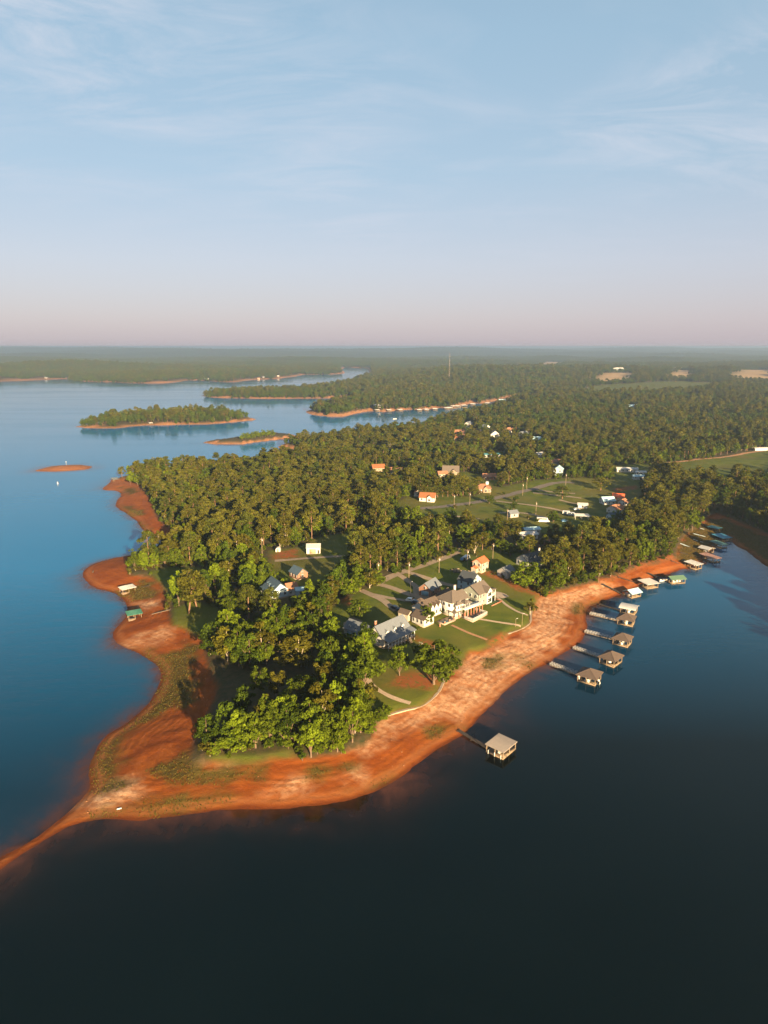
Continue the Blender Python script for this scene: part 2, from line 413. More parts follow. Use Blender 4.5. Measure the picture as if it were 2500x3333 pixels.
def zone(polys, soft):
    r = np.zeros(XX.shape)
    for q in polys:
        pz = GP(q); pa = np.asarray(pz)
        m_ = (XX > pa[:, 0].min() - 20) & (XX < pa[:, 0].max() + 20) & (YY > pa[:, 1].min() - 20) & (YY < pa[:, 1].max() + 20)
        d = signed(pz, XX[m_], YY[m_]) + (fbm(XX[m_] / 5, YY[m_] / 5, 77, 4) - 0.5) * soft * 2.6
        r[m_] = np.maximum(r[m_], sstep(-soft, soft, d))
    return r
weed = zone([
 [(445,2112),(520,2125),(600,2110),(625,2130),(640,2200),(640,2290),(600,2310),(560,2300),(490,2345),(430,2390),(385,2430),(400,2480),(390,2510),(350,2540),(310,2580),(299,2560),(295,2520),(303,2480),(338,2415),(398,2370),(468,2315),(515,2255),(527,2215),(531,2190),(512,2160),(472,2135)],
 [(430,2120),(480,2120),(560,2150),(600,2200),(590,2260),(545,2230),(530,2180),(480,2140)],
 [(250,2655),(330,2638),(400,2628),(480,2606),(560,2592),(660,2580),(790,2584),(790,2614),(640,2636),(540,2652),(470,2664),(390,2659),(310,2662)],
 [(300,2570),(360,2530),(400,2530),(420,2550),(350,2575),(310,2590)],
 [(500,2500),(560,2470),(610,2430),(640,2470),(700,2495),(860,2495),(850,2530),(700,2540),(560,2545),(490,2525)],
 [(350,1925),(420,1915),(480,1905),(520,1925),(510,1945),(430,1960),(405,1945)],
 [(460,1890),(520,1888),(530,1900),(470,1905)],
 [(600,2080),(650,2100),(640,2150),(590,2130)],
 [(390,1585),(440,1590),(455,1600),(420,1612),(400,1605)],
 [(385,1640),(430,1650),(470,1665),(470,1675),(430,1680),(400,1665)],
 [(445,1690),(470,1700),(500,1725),(480,1733),(455,1715)],
 [(1560,2170),(1610,2130),(1650,2135),(1640,2165),(1590,2180)],
 [(1640,2130),(1680,2120),(1710,2135),(1690,2150)],
 [(1710,2160),(1760,2145),(1760,2170),(1720,2180)],
 [(1860,1980),(1900,1960),(1905,2000),(1870,2000)],
 [(1920,1965),(1960,1945),(1970,1955),(1930,1970)],
 [(2200,1812),(2260,1780),(2310,1790),(2300,1820),(2270,1835),(2240,1830)],
 [(2230,1752),(2300,1730),(2350,1745),(2340,1775),(2300,1770)],
 [(2195,1815),(2215,1760),(2260,1720),(2310,1690),(2360,1740),(2320,1790),(2280,1830),(2240,1845)],
 [(2300,1690),(2360,1690),(2500,1745),(2600,1800),(2600,1920),(2500,1840),(2430,1785),(2370,1745),(2330,1735),(2280,1720)],
 [(1380,2370),(1450,2350),(1500,2370),(1470,2395),(1400,2400)],
 [(1010,2510),(1090,2490),(1150,2470),(1160,2490),(1080,2520),(1030,2530)],
 [(1110,2570),(1150,2555),(1170,2585),(1120,2590)],
 [(1210,2560),(1250,2530),(1290,2510),(1290,2530),(1240,2560)],
 [(700,1430),(760,1428),(850,1420),(900,1418),(880,1428),(800,1436)],
], 3.0)
sand = zone([
 [(240,2630),(270,2600),(340,2560),(430,2520),(440,2540),(450,2580),(420,2600),(360,2625),(300,2640)],
 [(640,2410),(655,2420),(640,2480),(700,2490),(770,2478),(770,2470),(690,2460),(660,2440)],
 [(1215,2400),(1235,2345),(1320,2320),(1400,2300),(1460,2225),(1540,2140),(1640,2100),(1720,2060),(1760,1960),(1830,1930),(1930,1900),(2000,1900),(1950,1940),(1890,1960),(1850,2000),(1830,2060),(1800,2110),(1700,2160),(1600,2210),(1480,2300),(1350,2370),(1260,2390)],
 [(1430,2300),(1520,2230),(1640,2170),(1760,2120),(1780,2140),(1680,2210),(1560,2300),(1480,2340)],
 [(1130,2440),(1215,2400),(1240,2400),(1160,2450)],
 [(430,1965),(500,1950),(520,1965),(470,1980)],
 [(540,1880),(600,1900),(590,1930),(560,1915)],
 [(380,2090),(470,2080),(470,2100),(400,2105)],
 [(1750,1960),(1800,1935),(1850,1940),(1800,2000),(1760,2040),(1735,2020)],
 [(450,2060),(540,2050),(560,2080),(500,2090)],
 [(900,2570),(960,2540),(980,2560),(940,2590)],
 [(1100,2540),(1170,2510),(1180,2530),(1130,2560)],
], 4.0)
clayup = zone([
 [(888,1806),(905,1795),(960,1785),(968,1812),(930,1820),(890,1822)],
 [(1250,2230),(1320,2190),(1400,2190),(1430,2225),(1410,2250),(1320,2240)],
 [(1330,2070),(1440,2100),(1480,2120),(1450,2130),(1390,2100)],
 [(1560,1870),(1600,1860),(1700,1905),(1750,1930),(1750,1950),(1700,1925),(1620,1890)],
 [(1590,2080),(1620,2060),(1650,2055),(1640,2085),(1600,2105)],
 [(1640,1870),(1760,1910),(1800,1930),(1880,1905),(1960,1885),(2050,1850),(2110,1825),(2190,1800),(2195,1820),(2100,1845),(2000,1895),(1800,1945),(1760,1945)],
 [(1015,1960),(1060,1985),(1050,2000),(1010,1980)],[(1050,2155),(1080,2165),(1090,2190),(1060,2180)],
 [(1115,1935),(1150,1950),(1140,1970),(1110,1955)],
 [(2000,1590),(2070,1580),(2080,1590),(2010,1600)],
], 2.2)
lawn = np.clip(sstep(-2.0, 2.0, clear_d + (fbm(XX / 8, YY / 8, 81, 3) - 0.5) * 4), 0, 1)
beach = 1 - sstep(-1.2, 1.0, B + wob * 0.7 * near)
tan_f = sstep(-15, 15, tan_d)
# pale drift lines and erosion streaks, roughly following the slope of the shore
streak = fbm(Dn / 2.6 + fbm(XX / 12, YY / 12, 90, 3) * 3, (XX + YY) / 34, 91, 4)
sand_sunlit = np.clip(sand * sstep(0.2, 0.55, streak + 0.2) + 0.4 * sstep(0.62, 0.76, streak) * sstep(3, 10, Dn) * sstep(20, 60, XX + 10), 0, 1)
sand_sunlit = np.maximum(sand_sunlit, 0.75 * (1 - near))  # far shores painted paler, standing in for sunlight on their facing slopes
rim = np.clip(1 - np.abs(Dn - 2.6) / 1.6, 0, 1) * near       # damp sandy lip left by the waves
wet = (1 - sstep(0.0, 1.8, Dn)) * (Dn > -3) * near

def vcol(me, name, r, g, b, a):
    at = me.color_attributes.new(name, 'FLOAT_COLOR', 'POINT')
    at.data.foreach_set('color', np.stack([r.ravel(), g.ravel(), b.ravel(), a.ravel()], 1).astype(np.float32).ravel())
ny, nx = XX.shape
idx = np.arange(ny * nx).reshape(ny, nx)
quads = np.stack([idx[:-1, :-1], idx[:-1, 1:], idx[1:, 1:], idx[1:, :-1]], -1).reshape(-1, 4)
V = np.stack([XX.ravel(), YY.ravel(), Z.ravel()], 1)

m_ground = mat('red clay shore, lawns and woodland floor'); t = NT(m_ground)
pos = t.new('ShaderNodeNewGeometry').outputs['Position']
za = t.new('ShaderNodeSeparateColor'); t.l.new(t.attr('zone_a', 'Color'), za.inputs[0])
zb = t.new('ShaderNodeSeparateColor'); t.l.new(t.attr('zone_b', 'Color'), zb.inputs[0])
zbA = t.attr('zone_b', 'Alpha'); zaA = t.attr('zone_a', 'Alpha')
nA = t.noise(0.10, 6, 0.6, pos); nB = t.noise(0.55, 5, 0.65, pos); nC = t.noise(2.6, 4, 0.7, pos); nD = t.noise(0.028, 5, 0.55, pos)
shd_ = t.attr('shore'); sepp = t.new('ShaderNodeSeparateXYZ'); t.l.new(pos, sepp.inputs[0])
along = t.math('ADD', t.math('MULTIPLY', sepp.outputs[0], 0.57), t.math('MULTIPLY', sepp.outputs[1], 0.82))
warp = t.math('MULTIPLY', t.noise(0.13, 3, 0.5, pos), 9.0)
def cmb(a, b_):
    n = t.new('ShaderNodeCombineXYZ'); t.put(n.inputs[0], a); t.put(n.inputs[1], b_); return n.outputs[0]
drift = t.noise(1.0, 4, 0.6, cmb(t.math('MULTIPLY', t.math('ADD', shd_, warp), 0.42), t.math('MULTIPLY', along, 0.055)))
rill = t.noise(1.0, 4, 0.62, cmb(t.math('MULTIPLY', t.math('ADD', along, t.math('MULTIPLY', warp, 0.7)), 0.40), t.math('MULTIPLY', t.math('ADD', shd_, t.math('MULTIPLY', along, 0.5)), 0.07)), 0.4)
flow = t.math('ADD', t.math('MULTIPLY', drift, 0.5), t.math('MULTIPLY', rill, 0.5))
clay = t.mix(t.range(nA, 0.32, 0.68), (0.135, 0.029, 0.0032), (0.205, 0.054, 0.0070))
clay = t.mix(t.range(flow, 0.52, 0.62, 0, 0.5), clay, (0.215, 0.060, 0.012))
clay = t.mix(t.range(flow, 0.36, 0.46, 0.4, 0.0), clay, (0.095, 0.019, 0.003))
clay = t.mix(t.range(nB, 0.56, 0.72, 0, 0.45), clay, (0.085, 0.018, 0.003))
clay = t.mix(t.range(nC, 0.66, 0.76, 0, 0.4), clay, (0.23, 0.078, 0.026))
sandc = t.mix(t.range(nB, 0.35, 0.65), (0.275, 0.128, 0.058), (0.43, 0.255, 0.145))
sand_sunf = t.math('MULTIPLY', za.outputs[2], t.range(t.math('ADD', t.math('MULTIPLY', flow, 0.8), t.math('MULTIPLY', nB, 0.2)), 0.28, 0.55), True)
c = t.mix(sand_sunf, clay, sandc)
weedc = t.mix(t.range(nB, 0.35, 0.65), (0.022, 0.030, 0.005), (0.062, 0.050, 0.010))
wf = t.math('MULTIPLY', za.outputs[1], t.range(t.math('ADD', t.math('MULTIPLY', nC, 0.45), t.math('MULTIPLY', nB, 0.55)), 0.30, 0.50), True)
c = t.mix(t.math('MULTIPLY', wf, 0.92), c, weedc)
c = t.mix(t.math('MULTIPLY', zb.outputs[2], 0.85), c, (0.22, 0.078, 0.024))
c = t.mix(t.math('MULTIPLY', zbA, 0.72), c, (0.060, 0.013, 0.003))
floorc = t.mix(t.range(nB, 0.35, 0.65), (0.030, 0.034, 0.013), (0.065, 0.045, 0.022))
grass = t.mix(t.range(nA, 0.3, 0.7), (0.040, 0.060, 0.006), (0.088, 0.096, 0.011))
grass = t.mix(t.range(nD, 0.45, 0.65, 0, 0.7), grass, (0.095, 0.076, 0.016))
grass = t.mix(t.range(nC, 0.55, 0.75, 0, 0.35), grass, (0.04, 0.06, 0.012))
upc = t.mix(zb.outputs[0], floorc, grass)
upc = t.mix(t.math('MULTIPLY', zb.outputs[1], t.range(nB, 0.36, 0.5)), upc, (0.18, 0.055, 0.016))
upc = t.mix(zaA, upc, t.mix(t.range(nA, 0.4, 0.6), (0.34, 0.23, 0.12), (0.28, 0.18, 0.09)))
col = t.mix(za.outputs[0], upc, c)
hh = t.math('ADD', t.math('ADD', t.math('MULTIPLY', nB, 0.5), t.math('MULTIPLY', nC, 0.22)), t.math('MULTIPLY', flow, 0.5))
rings = t.math('MULTIPLY', t.math('SINE', t.math('MULTIPLY', t.math('ADD', shd_, t.math('MULTIPLY', warp, 0.25)), 2.6)), t.range(nA, 0.35, 0.65, 0.0, 0.11))
hh = t.math('ADD', hh, t.math('MULTIPLY', rings, za.outputs[0]))
t.out(t.bsdf(col, 0.92, 0.12, t.bump(hh, 0.8, 0.5)).outputs[0])

me = mesh_np('ground', V, quads, (m_ground,), True)
vcol(me, 'zone_a', beach, weed, np.clip(sand_sunlit, 0, 1), tan_f)
vcol(me, 'zone_b', lawn, clayup, rim, wet)
at_ = me.attributes.new('shore', 'FLOAT', 'POINT'); at_.data.foreach_set('value', Dn.ravel().astype(np.float32))
ground = prop(link('ground', me), 'red clay shore and wooded land around the lake', None, None, 'structure')

# ------------------------------------------------------------------ lake
m_lake = mat('lake water'); t = NT(m_lake)
pos = t.new('ShaderNodeNewGeometry').outputs['Position']
ws = t.new('ShaderNodeSeparateColor'); t.l.new(t.attr('water', 'Color'), ws.inputs[0])
shal, sheen, wind = ws.outputs[0], ws.outputs[1], ws.outputs[2]
plume = t.noise(0.05, 5, 0.6, pos, 0.8)
fine_ = t.noise(0.45, 5, 0.65, t.mapping(pos, (1.0, 0.5, 1), (0, 0, rad(35))), 0.6)
sh = t.math('MULTIPLY', t.math('MULTIPLY', shal, t.range(plume, 0.3, 0.6, 0.30, 1.3)), t.range(fine_, 0.3, 0.65, 0.65, 1.25), True)
deep = t.mix(sheen, (0.0004, 0.0024, 0.0024), (0.0, 0.115, 0.265))  # the bright blue end is sky sheen painted into the body colour
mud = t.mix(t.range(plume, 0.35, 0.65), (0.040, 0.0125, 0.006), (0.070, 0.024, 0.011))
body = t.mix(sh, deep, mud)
w1 = t.noise(0.9, 3, 0.55, t.mapping(pos, (0.45, 1.1, 1), (0, 0, rad(12))))
w2 = t.noise(0.16, 3, 0.5, t.mapping(pos, (0.5, 1.2, 1), (0, 0, rad(-20))))
w3 = t.noise(0.012, 4, 0.6, t.mapping(pos, (0.25, 1.5, 1), (0, 0, rad(6))))
calm = t.range(w3, 0.40, 0.62)
amp = t.math('ADD', 0.16, t.math('MULTIPLY', t.math('ADD', t.math('MULTIPLY', wind, 1.9), t.math('MULTIPLY', calm, 0.35)), 0.9))
hgt = t.math('MULTIPLY', t.math('ADD', t.math('MULTIPLY', w1, 0.16), t.math('MULTIPLY', w2, 0.55)), amp)
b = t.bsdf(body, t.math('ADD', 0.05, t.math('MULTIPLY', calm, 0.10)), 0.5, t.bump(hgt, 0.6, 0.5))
b.inputs['IOR'].default_value = 1.25
b.inputs['Specular Tint'].default_value = (0.25, 0.90, 1.0, 1)
t.out(b.outputs[0])
sl = 2
wx, wy = XX[::sl, ::sl], YY[::sl, ::sl]
Dw = Dn[::sl, ::sl]
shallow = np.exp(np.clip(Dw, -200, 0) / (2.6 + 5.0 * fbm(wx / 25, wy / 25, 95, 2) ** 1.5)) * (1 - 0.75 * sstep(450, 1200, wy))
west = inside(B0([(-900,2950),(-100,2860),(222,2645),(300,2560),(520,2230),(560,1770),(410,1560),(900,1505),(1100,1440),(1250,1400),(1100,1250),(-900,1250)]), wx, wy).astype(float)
sheenv = west * (0.14 + 0.86 * np.clip((wy - 165) / 190, 0, 1)) + (1 - west) * 0.85 * np.clip((wy - 190) / 260, 0, 0.8)  # water colour bluer with distance, standing in for grazing sky reflection
windv = sstep(-40, -85, wx) * sstep(430, 300, wy) * sstep(170, 240, wy) * west * 0.9
ny2, nx2 = wx.shape
idx = np.arange(ny2 * nx2).reshape(ny2, nx2)
quads = np.stack([idx[:-1, :-1], idx[:-1, 1:], idx[1:, 1:], idx[1:, :-1]], -1).reshape(-1, 4)
Dq = np.maximum.reduce([Dw[:-1, :-1], Dw[:-1, 1:], Dw[1:, 1:], Dw[1:, :-1]])
Dm = np.minimum.reduce([Dw[:-1, :-1], Dw[:-1, 1:], Dw[1:, 1:], Dw[1:, :-1]])
keep = (Dm < 6).ravel()
me = mesh_np('lake_water', np.stack([wx.ravel(), wy.ravel(), np.zeros(wx.size)], 1), quads[keep], (m_lake,))
vcol(me, 'water', shallow, np.clip(sheenv, 0, 1), np.clip(windv, 0, 1), shallow)
lake = prop(link('lake_water', me), 'dark blue green lake water with rusty shallows', None, None, 'structure')
# ------------------------------------------------------------------ trees
def leaf_mat(name, dark, light, trans):
    m = mat(name); t = NT(m)
    tone = t.attr('tone')
    r = t.new('ShaderNodeObjectInfo').outputs['Random']
    c = t.mix(tone, dark, light)
    c = t.mix(t.math('MULTIPLY', r, 0.45), c, (dark[0] * 1.5, dark[1] * 1.05, dark[2] * 1.0))
    d = t.new('ShaderNodeBsdfDiffuse'); t.put(d.inputs[0], c)
    tr = t.new('ShaderNodeBsdfTranslucent'); t.put(tr.inputs[0], c)
    mx = t.new('ShaderNodeMixShader'); mx.inputs[0].default_value = trans
    t.l.new(d.outputs[0], mx.inputs[1]); t.l.new(tr.outputs[0], mx.inputs[2])
    t.out(mx.outputs[0]); return m
L_BRIGHT = leaf_mat('bright yellow green leaves', (0.0256, 0.0409, 0.0029), (0.1547, 0.2063, 0.0119), 0.14)
L_MID = leaf_mat('mid green leaves', (0.0155, 0.0264, 0.0027), (0.0988, 0.1305, 0.0098), 0.12)
L_DARK = leaf_mat('dark green leaves', (0.0101, 0.0197, 0.0027), (0.0646, 0.0970, 0.0088), 0.11)
L_OLIVE = leaf_mat('olive brown leaves', (0.0185, 0.0189, 0.0027), (0.1139, 0.1058, 0.0113), 0.10)
L_PINE = leaf_mat('olive pine needles', (0.0180, 0.0214, 0.0037), (0.1245, 0.1202, 0.0153), 0.07)
L_PINE2 = leaf_mat('dark pine needles', (0.0121, 0.0175, 0.0034), (0.0862, 0.0969, 0.0130), 0.07)
BARK = paint('grey brown bark', (0.16, 0.11, 0.075), 0.95, 0.1, 0.35, 3)
BARK_PINE = paint('reddish pine bark', (0.20, 0.115, 0.07), 0.95, 0.1, 0.35, 3)
BARK_PALE = paint('pale smooth bark', (0.42, 0.34, 0.26), 0.9, 0.1, 0.25, 3)

def unit(a): return a / (np.linalg.norm(a, axis=-1, keepdims=True) + 1e-9)
def leaf_cloud(centers, radii, per, size, rng, flat=1.0, up=0.25, tones=None):
    """many small leaf sprays spread over clumps; returns verts, quads, tone per quad"""
    n = len(centers)
    reps = np.maximum((per * (radii / radii.mean()) ** 2).astype(int), 6)
    ci = np.repeat(np.arange(n), reps)
    N = len(ci)
    d = unit(rng.normal(size=(N, 3))); d[:, 2] = d[:, 2] * 0.9 + up; d = unit(d)
    rr = radii[ci][:, None] * rng.uniform(0.62, 1.08, (N, 1))
    p = centers[ci] + d * rr * np.array([1, 1, flat])
    nrm = unit(d * 0.75 + rng.normal(size=(N, 3)) * 0.6)
    a = unit(np.cross(nrm, rng.normal(size=(N, 3)))); b = np.cross(nrm, a)
    s = (size * rng.uniform(0.55, 1.25, (N, 1))); s2 = s * rng.uniform(0.55, 0.95, (N, 1))
    bend = nrm * s * rng.uniform(-0.25, 0.25, (N, 1))
    V = np.stack([p - a * s, p - b * s2 + bend, p + a * s, p + b * s2 + bend], 1).reshape(-1, 3)
    F = np.arange(4 * N).reshape(N, 4)
    base = rng.uniform(0.0, 1.0, n) if tones is None else tones
    tone = np.clip(base[ci] * 0.65 + rng.uniform(0, 0.4, N), 0, 1)
    return V, F, tone
def crown_mesh(name, V, F, tone, m):
    me = mesh_np(name, V, F, (m,))
    at = me.attributes.new('tone', 'FLOAT', 'FACE'); at.data.foreach_set('value', tone.astype(np.float32))
    return me
def tube(pts, radii, n=6):
    """tapered tube along points"""
    pts = np.asarray(pts, float); k = len(pts)
    V = []; F = []
    for i in range(k):
        t = pts[min(i + 1, k - 1)] - pts[max(i - 1, 0)]; t = t / (np.linalg.norm(t) + 1e-9)
        a = np.cross(t, [0.31, 0.95, 0.05]); a /= np.linalg.norm(a) + 1e-9; b = np.cross(t, a)
        for j in range(n):
            w = 2 * math.pi * j / n
            V.append(pts[i] + (a * math.cos(w) + b * math.sin(w)) * radii[i])
    for i in range(k - 1):
        for j in range(n):
            F.append((i * n + j, i * n + (j + 1) % n, (i + 1) * n + (j + 1) % n, (i + 1) * n + j))
    return np.array(V), np.array(F)
def join(parts):
    Vs, Fs, o = [], [], 0
    for v, f in parts:
        Vs.append(v); Fs.append(np.asarray(f) + o); o += len(v)
    return np.vstack(Vs), np.vstack(Fs)
def broadleaf(seed, h, w, base, n_cl, per, size, top=1.0, loose=0.0):
    """spreading crown built from leaf clumps round limbs; h height, w crown width"""
    rng = np.random.default_rng(seed)
    lobes = rng.integers(4, 7)
    lc = []
    for i in range(lobes):
        a = 2 * math.pi * (i + rng.uniform(-.3, .3)) / lobes
        r = w * 0.5 * rng.uniform(0.30, 0.62)
        lc.append((r * math.cos(a), r * math.sin(a), base + (h - base) * rng.uniform(0.18, 0.62), w * rng.uniform(0.19, 0.27)))
    lc.append((rng.uniform(-.06, .06) * w, rng.uniform(-.06, .06) * w, base + (h - base) * 0.72, w * 0.25 * top))
    lc.append((0, 0, base + (h - base) * 0.42, w * 0.30))
    cs, rs = [], []
    per_l = n_cl // len(lc)
    for x, y, z, r in lc:
        d = unit(rng.normal(size=(per_l, 3)))
        q = np.array([x, y, z]) + d * r * rng.uniform(0.65, 1.15 + loose, (per_l, 1)) * np.array([1, 1, 0.92])
        cs.append(q); rs.append(rng.uniform(0.055, 0.115, per_l) * w)
    cs = np.vstack(cs); rs = np.concatenate(rs)
    cs[:, 2] = np.clip(cs[:, 2], base + 0.2, h - 0.3)
    V, F, tone = leaf_cloud(cs, rs, per, size, rng, 0.8)
    tr = [tube([(0, 0, -0.6), (0.05, 0, base * 0.5), (rng.uniform(-.3, .3), rng.uniform(-.3, .3), base + (h - base) * 0.35), (0, 0, h * 0.8)], [0.034 * w, 0.026 * w, 0.018 * w, 0.005 * w], 7)]
    for x, y, z, r in lc[:-2]:
        tr.append(tube([(0, 0, base * 0.75), (x * .45, y * .45, base + (z - base) * .55), (x, y, z + r * .5)], [0.017 * w, 0.011 * w, 0.004 * w], 5))
    return (V, F, tone), join(tr)
def pine(seed, h, w, base, n_cl, per, size):
    rng = np.random.default_rng(seed)
    z = base + (h - base) * rng.uniform(0, 1, n_cl) ** 0.85
    f = (z - base) / (h - base)
    prof = np.sqrt(np.clip(1 - (1.72 * f - 0.86) ** 2, 0.02, 1)) * (0.72 + 0.28 * np.sin(f * math.pi))
    a = rng.uniform(0, 2 * math.pi, n_cl)
    r = w * 0.5 * prof * rng.uniform(0.25, 1.0, n_cl) ** 0.7
    cs = np.stack([r * np.cos(a), r * np.sin(a), z], 1)
    rs = rng.uniform(0.10, 0.19, n_cl) * w * (0.6 + 0.4 * prof)
    V, F, tone = leaf_cloud(cs, rs, per, size, rng, 0.55, 0.35)
    tr = [tube([(0, 0, -0.6), (0.06, 0.03, h * .35), (-0.05, 0.05, h * .7), (0, 0, h * .98)], [0.036 * w, 0.030 * w, 0.020 * w, 0.004 * w], 6)]
    for i in range(0, n_cl, 4):
        x, y, zz = cs[i]
        tr.append(tube([(0, 0, zz - 0.8), (x * .6, y * .6, zz - .3), (x, y, zz)], [0.010 * w, 0.007 * w, 0.003 * w], 4))
    return (V, F, tone), join(tr)

PROTO = {}     # tone -> list of (crown mesh, trunk mesh, height)
def add_proto(tone, m, bark, made, h):
    (V, F, tn), (tv, tf) = made
    i = len(PROTO.setdefault(tone, []))
    PROTO[tone].append((crown_mesh(f'crown {tone} {i}', V, F, tn, m), mesh_np(f'trunk {tone} {i}', tv, tf, (bark,), True), h))
shapes = [(15, 12.5, 1.3), (16.5, 11.5, 1.8), (13, 12.0, 1.0), (16, 10.0, 1.5)]
for k, (h, w, bs) in enumerate(shapes):
    for tone, m, bark in (('bright', L_BRIGHT, BARK), ('mid', L_MID, BARK), ('dark', L_DARK, BARK), ('olive', L_OLIVE, BARK_PALE)):
        if (tone, k) in (('bright', 2), ('olive', 0), ('dark', 3)): continue
        add_proto(tone, m, bark, broadleaf(100 + k * 7 + len(tone), h, w, bs, 78, 42, 0.40), h)
for k, (h, w, bs) in enumerate([(17, 10.4, 4.2), (16, 9.4, 3.6), (17.5, 10.8, 6.2)]):
    for tone, m in (('pine', L_PINE), ('darkpine', L_PINE2)):
        if (tone, k) == ('darkpine', 2): continue
        add_proto(tone, m, BARK_PINE, pine(200 + k * 5 + len(tone), h, w, bs, 62, 46, 0.37), h)

def plant_tree(name, tone, loc, s, sz, rz, label, group, k=None, tilt=(0, 0)):
    pr = PROTO[tone][random.randrange(len(PROTO[tone])) if k is None else k % len(PROTO[tone])]
    r = empty(name, loc, rz)
    r.rotation_euler = (tilt[0], tilt[1], rz)
    r.scale = (s, s, sz)
    link('trunk', pr[1], r); link('crown', pr[0], r)
    return prop(r, label, 'tree', group)

# candidate stems: jittered grid, spacing widening with distance
def scatter(y0, y1, step, s_mul, seed):
    rng = np.random.default_rng(seed)
    half = 0.62 * y1 + 60
    gx = np.arange(-half, half + 140, step); gy = np.arange(y0, y1, step)
    X, Y = np.meshgrid(gx, gy)
    X = (X + rng.uniform(-.42, .42, X.shape) * step).ravel(); Y = (Y + rng.uniform(-.42, .42, Y.shape) * step).ravel()
    ok = np.abs(X) < 0.62 * Y + 60 + np.where(X > 0, 130 * (Y < 700), 0)
    X, Y = X[ok], Y[ok]
    b = field_at(B, X, Y); d = field_at(D, X, Y); cl = field_at(clear_d, X, Y)
    ok = (b > 2.0 + 1.5 * rng.random(len(X))) & (d > 5) & (cl < -1.5 - 1.0 * rng.random(len(X))) & (rng.random(len(X)) < 0.94)
    ok &= ~inside(GAP_WOOD, X, Y) & ~(inside(GAP_OAKS, X, Y) & (rng.random(len(X)) < 0.75))
    return X[ok], Y[ok], np.full(ok.sum(), s_mul)
sets = [scatter(150, 420, 6.4, 0.78, 1), scatter(420, 1000, 5.6, 0.66, 2), scatter(1000, 2000, 6.8, 0.78, 3), scatter(2000, 3600, 10.5, 1.05, 4), scatter(3600, 6500, 20, 1.75, 5), scatter(6500, 12500, 42, 3.3, 6)]
TX = np.concatenate([s[0] for s in sets]); TY = np.concatenate([s[1] for s in sets]); TS = np.concatenate([s[2] for s in sets])
# the scrubby islet and the wooded island carry low trees; the suburb is half open
in_sub = inside(SUBURB, TX, TY) | inside(LAWN_RED, TX, TY)
tuft = inside(ISLE_TUFT, TX, TY)
keep = ~(in_sub & (RNG.random(len(TX)) < 0.55)) & ~tuft
TX, TY, TS = TX[keep], TY[keep], TS[keep]
# ------------------------------------------------------------------ building kit
ORD = ['leftmost', 'second', 'third', 'fourth', 'fifth', 'sixth', 'seventh', 'eighth', 'ninth', 'tenth', 'eleventh', 'twelfth', 'thirteenth', 'fourteenth', 'fifteenth', 'sixteenth', 'seventeenth', 'eighteenth', 'nineteenth', 'twentieth']
def M(name, col, **k): return paint(name, col, **k)
W_WHITE = M('white painted siding', (0.56, 0.535, 0.50), rough=0.6, var=0.06)
W_CREAM = M('cream siding', (0.44, 0.38, 0.29), var=0.08)
W_SAGE = M('sage grey siding', (0.30, 0.31, 0.25), var=0.08)
W_BRICK = M('brown brick wall', (0.27, 0.14, 0.09), var=0.3, scale=3)
W_TAN = M('tan brick wall', (0.31, 0.22, 0.15), var=0.2, scale=3)
W_GREY = M('grey board siding', (0.36, 0.34, 0.32), var=0.12)
W_BLUE = M('pale blue siding', (0.40, 0.50, 0.56), var=0.08)
R_BROWN = M('brown shingle roof', (0.105, 0.078, 0.06), rough=0.9, var=0.22, scale=2)
R_TAUPE = M('taupe shingle roof', (0.135, 0.108, 0.088), rough=0.9, var=0.18, scale=2)
R_GREY = M('blue grey shingle roof', (0.15, 0.165, 0.185), rough=0.85, var=0.15, scale=2)
R_DARK = M('charcoal shingle roof', (0.06, 0.068, 0.078), rough=0.85, var=0.2, scale=2)
R_SLATE = M('slate blue roof', (0.065, 0.105, 0.14), rough=0.8, var=0.15, scale=2)
R_RED = M('orange red metal roof', (0.62, 0.13, 0.05), rough=0.45, var=0.08)
R_ORANGE = M('orange shingle roof', (0.28, 0.105, 0.042), rough=0.85, var=0.18, scale=2)
R_RUST = M('rust brown shingle roof', (0.32, 0.15, 0.085), rough=0.85, var=0.18, scale=2)
R_WHITE = M('white metal roof', (0.50, 0.49, 0.47), rough=0.45, var=0.08, stain=(0.45, 0.40, 0.33))
R_PALE = M('pale galvanised roof', (0.52, 0.50, 0.48), rough=0.5, var=0.1, stain=(0.33, 0.27, 0.20))
R_GREEN = M('green metal roof', (0.05, 0.17, 0.125), rough=0.5, var=0.1)
R_TEAL = M('faded teal metal roof', (0.06, 0.20, 0.23), rough=0.5, var=0.12)
R_AQUA = M('pale blue metal roof', (0.38, 0.55, 0.62), rough=0.45, var=0.08)
TRIM = M('white trim paint', (0.62, 0.60, 0.57), rough=0.5, var=0.05)
GLASS = M('dark window glass', (0.025, 0.032, 0.04), rough=0.08, spec=0.6, var=0.1)
WOOD = M('weathered dock wood', (0.24, 0.17, 0.115), rough=0.9, var=0.25, scale=2)
WOOD_PALE = M('pale dock boards', (0.25, 0.18, 0.115), rough=0.9, var=0.2, scale=2)
WOOD_DARK = M('dark wet timber', (0.055, 0.042, 0.034), rough=0.8, var=0.3)
CONC = M('pale concrete', (0.36, 0.28, 0.21), rough=0.9, var=0.15)
STONE = M('pale stone', (0.42, 0.31, 0.215), rough=0.95, var=0.25, scale=1.5)
ASPHALT = M('worn grey asphalt', (0.15, 0.125, 0.105), rough=0.95, var=0.2)
GRAVEL = M('tan gravel', (0.27, 0.205, 0.145), rough=0.95, var=0.22)
DIRT = M('reddish dirt track', (0.36, 0.19, 0.10), rough=0.95, var=0.25)
DOOR_TAN = M('tan garage door', (0.50, 0.33, 0.19), var=0.08)
DOOR_BLUE = M('grey blue garage door', (0.22, 0.36, 0.44), var=0.08)
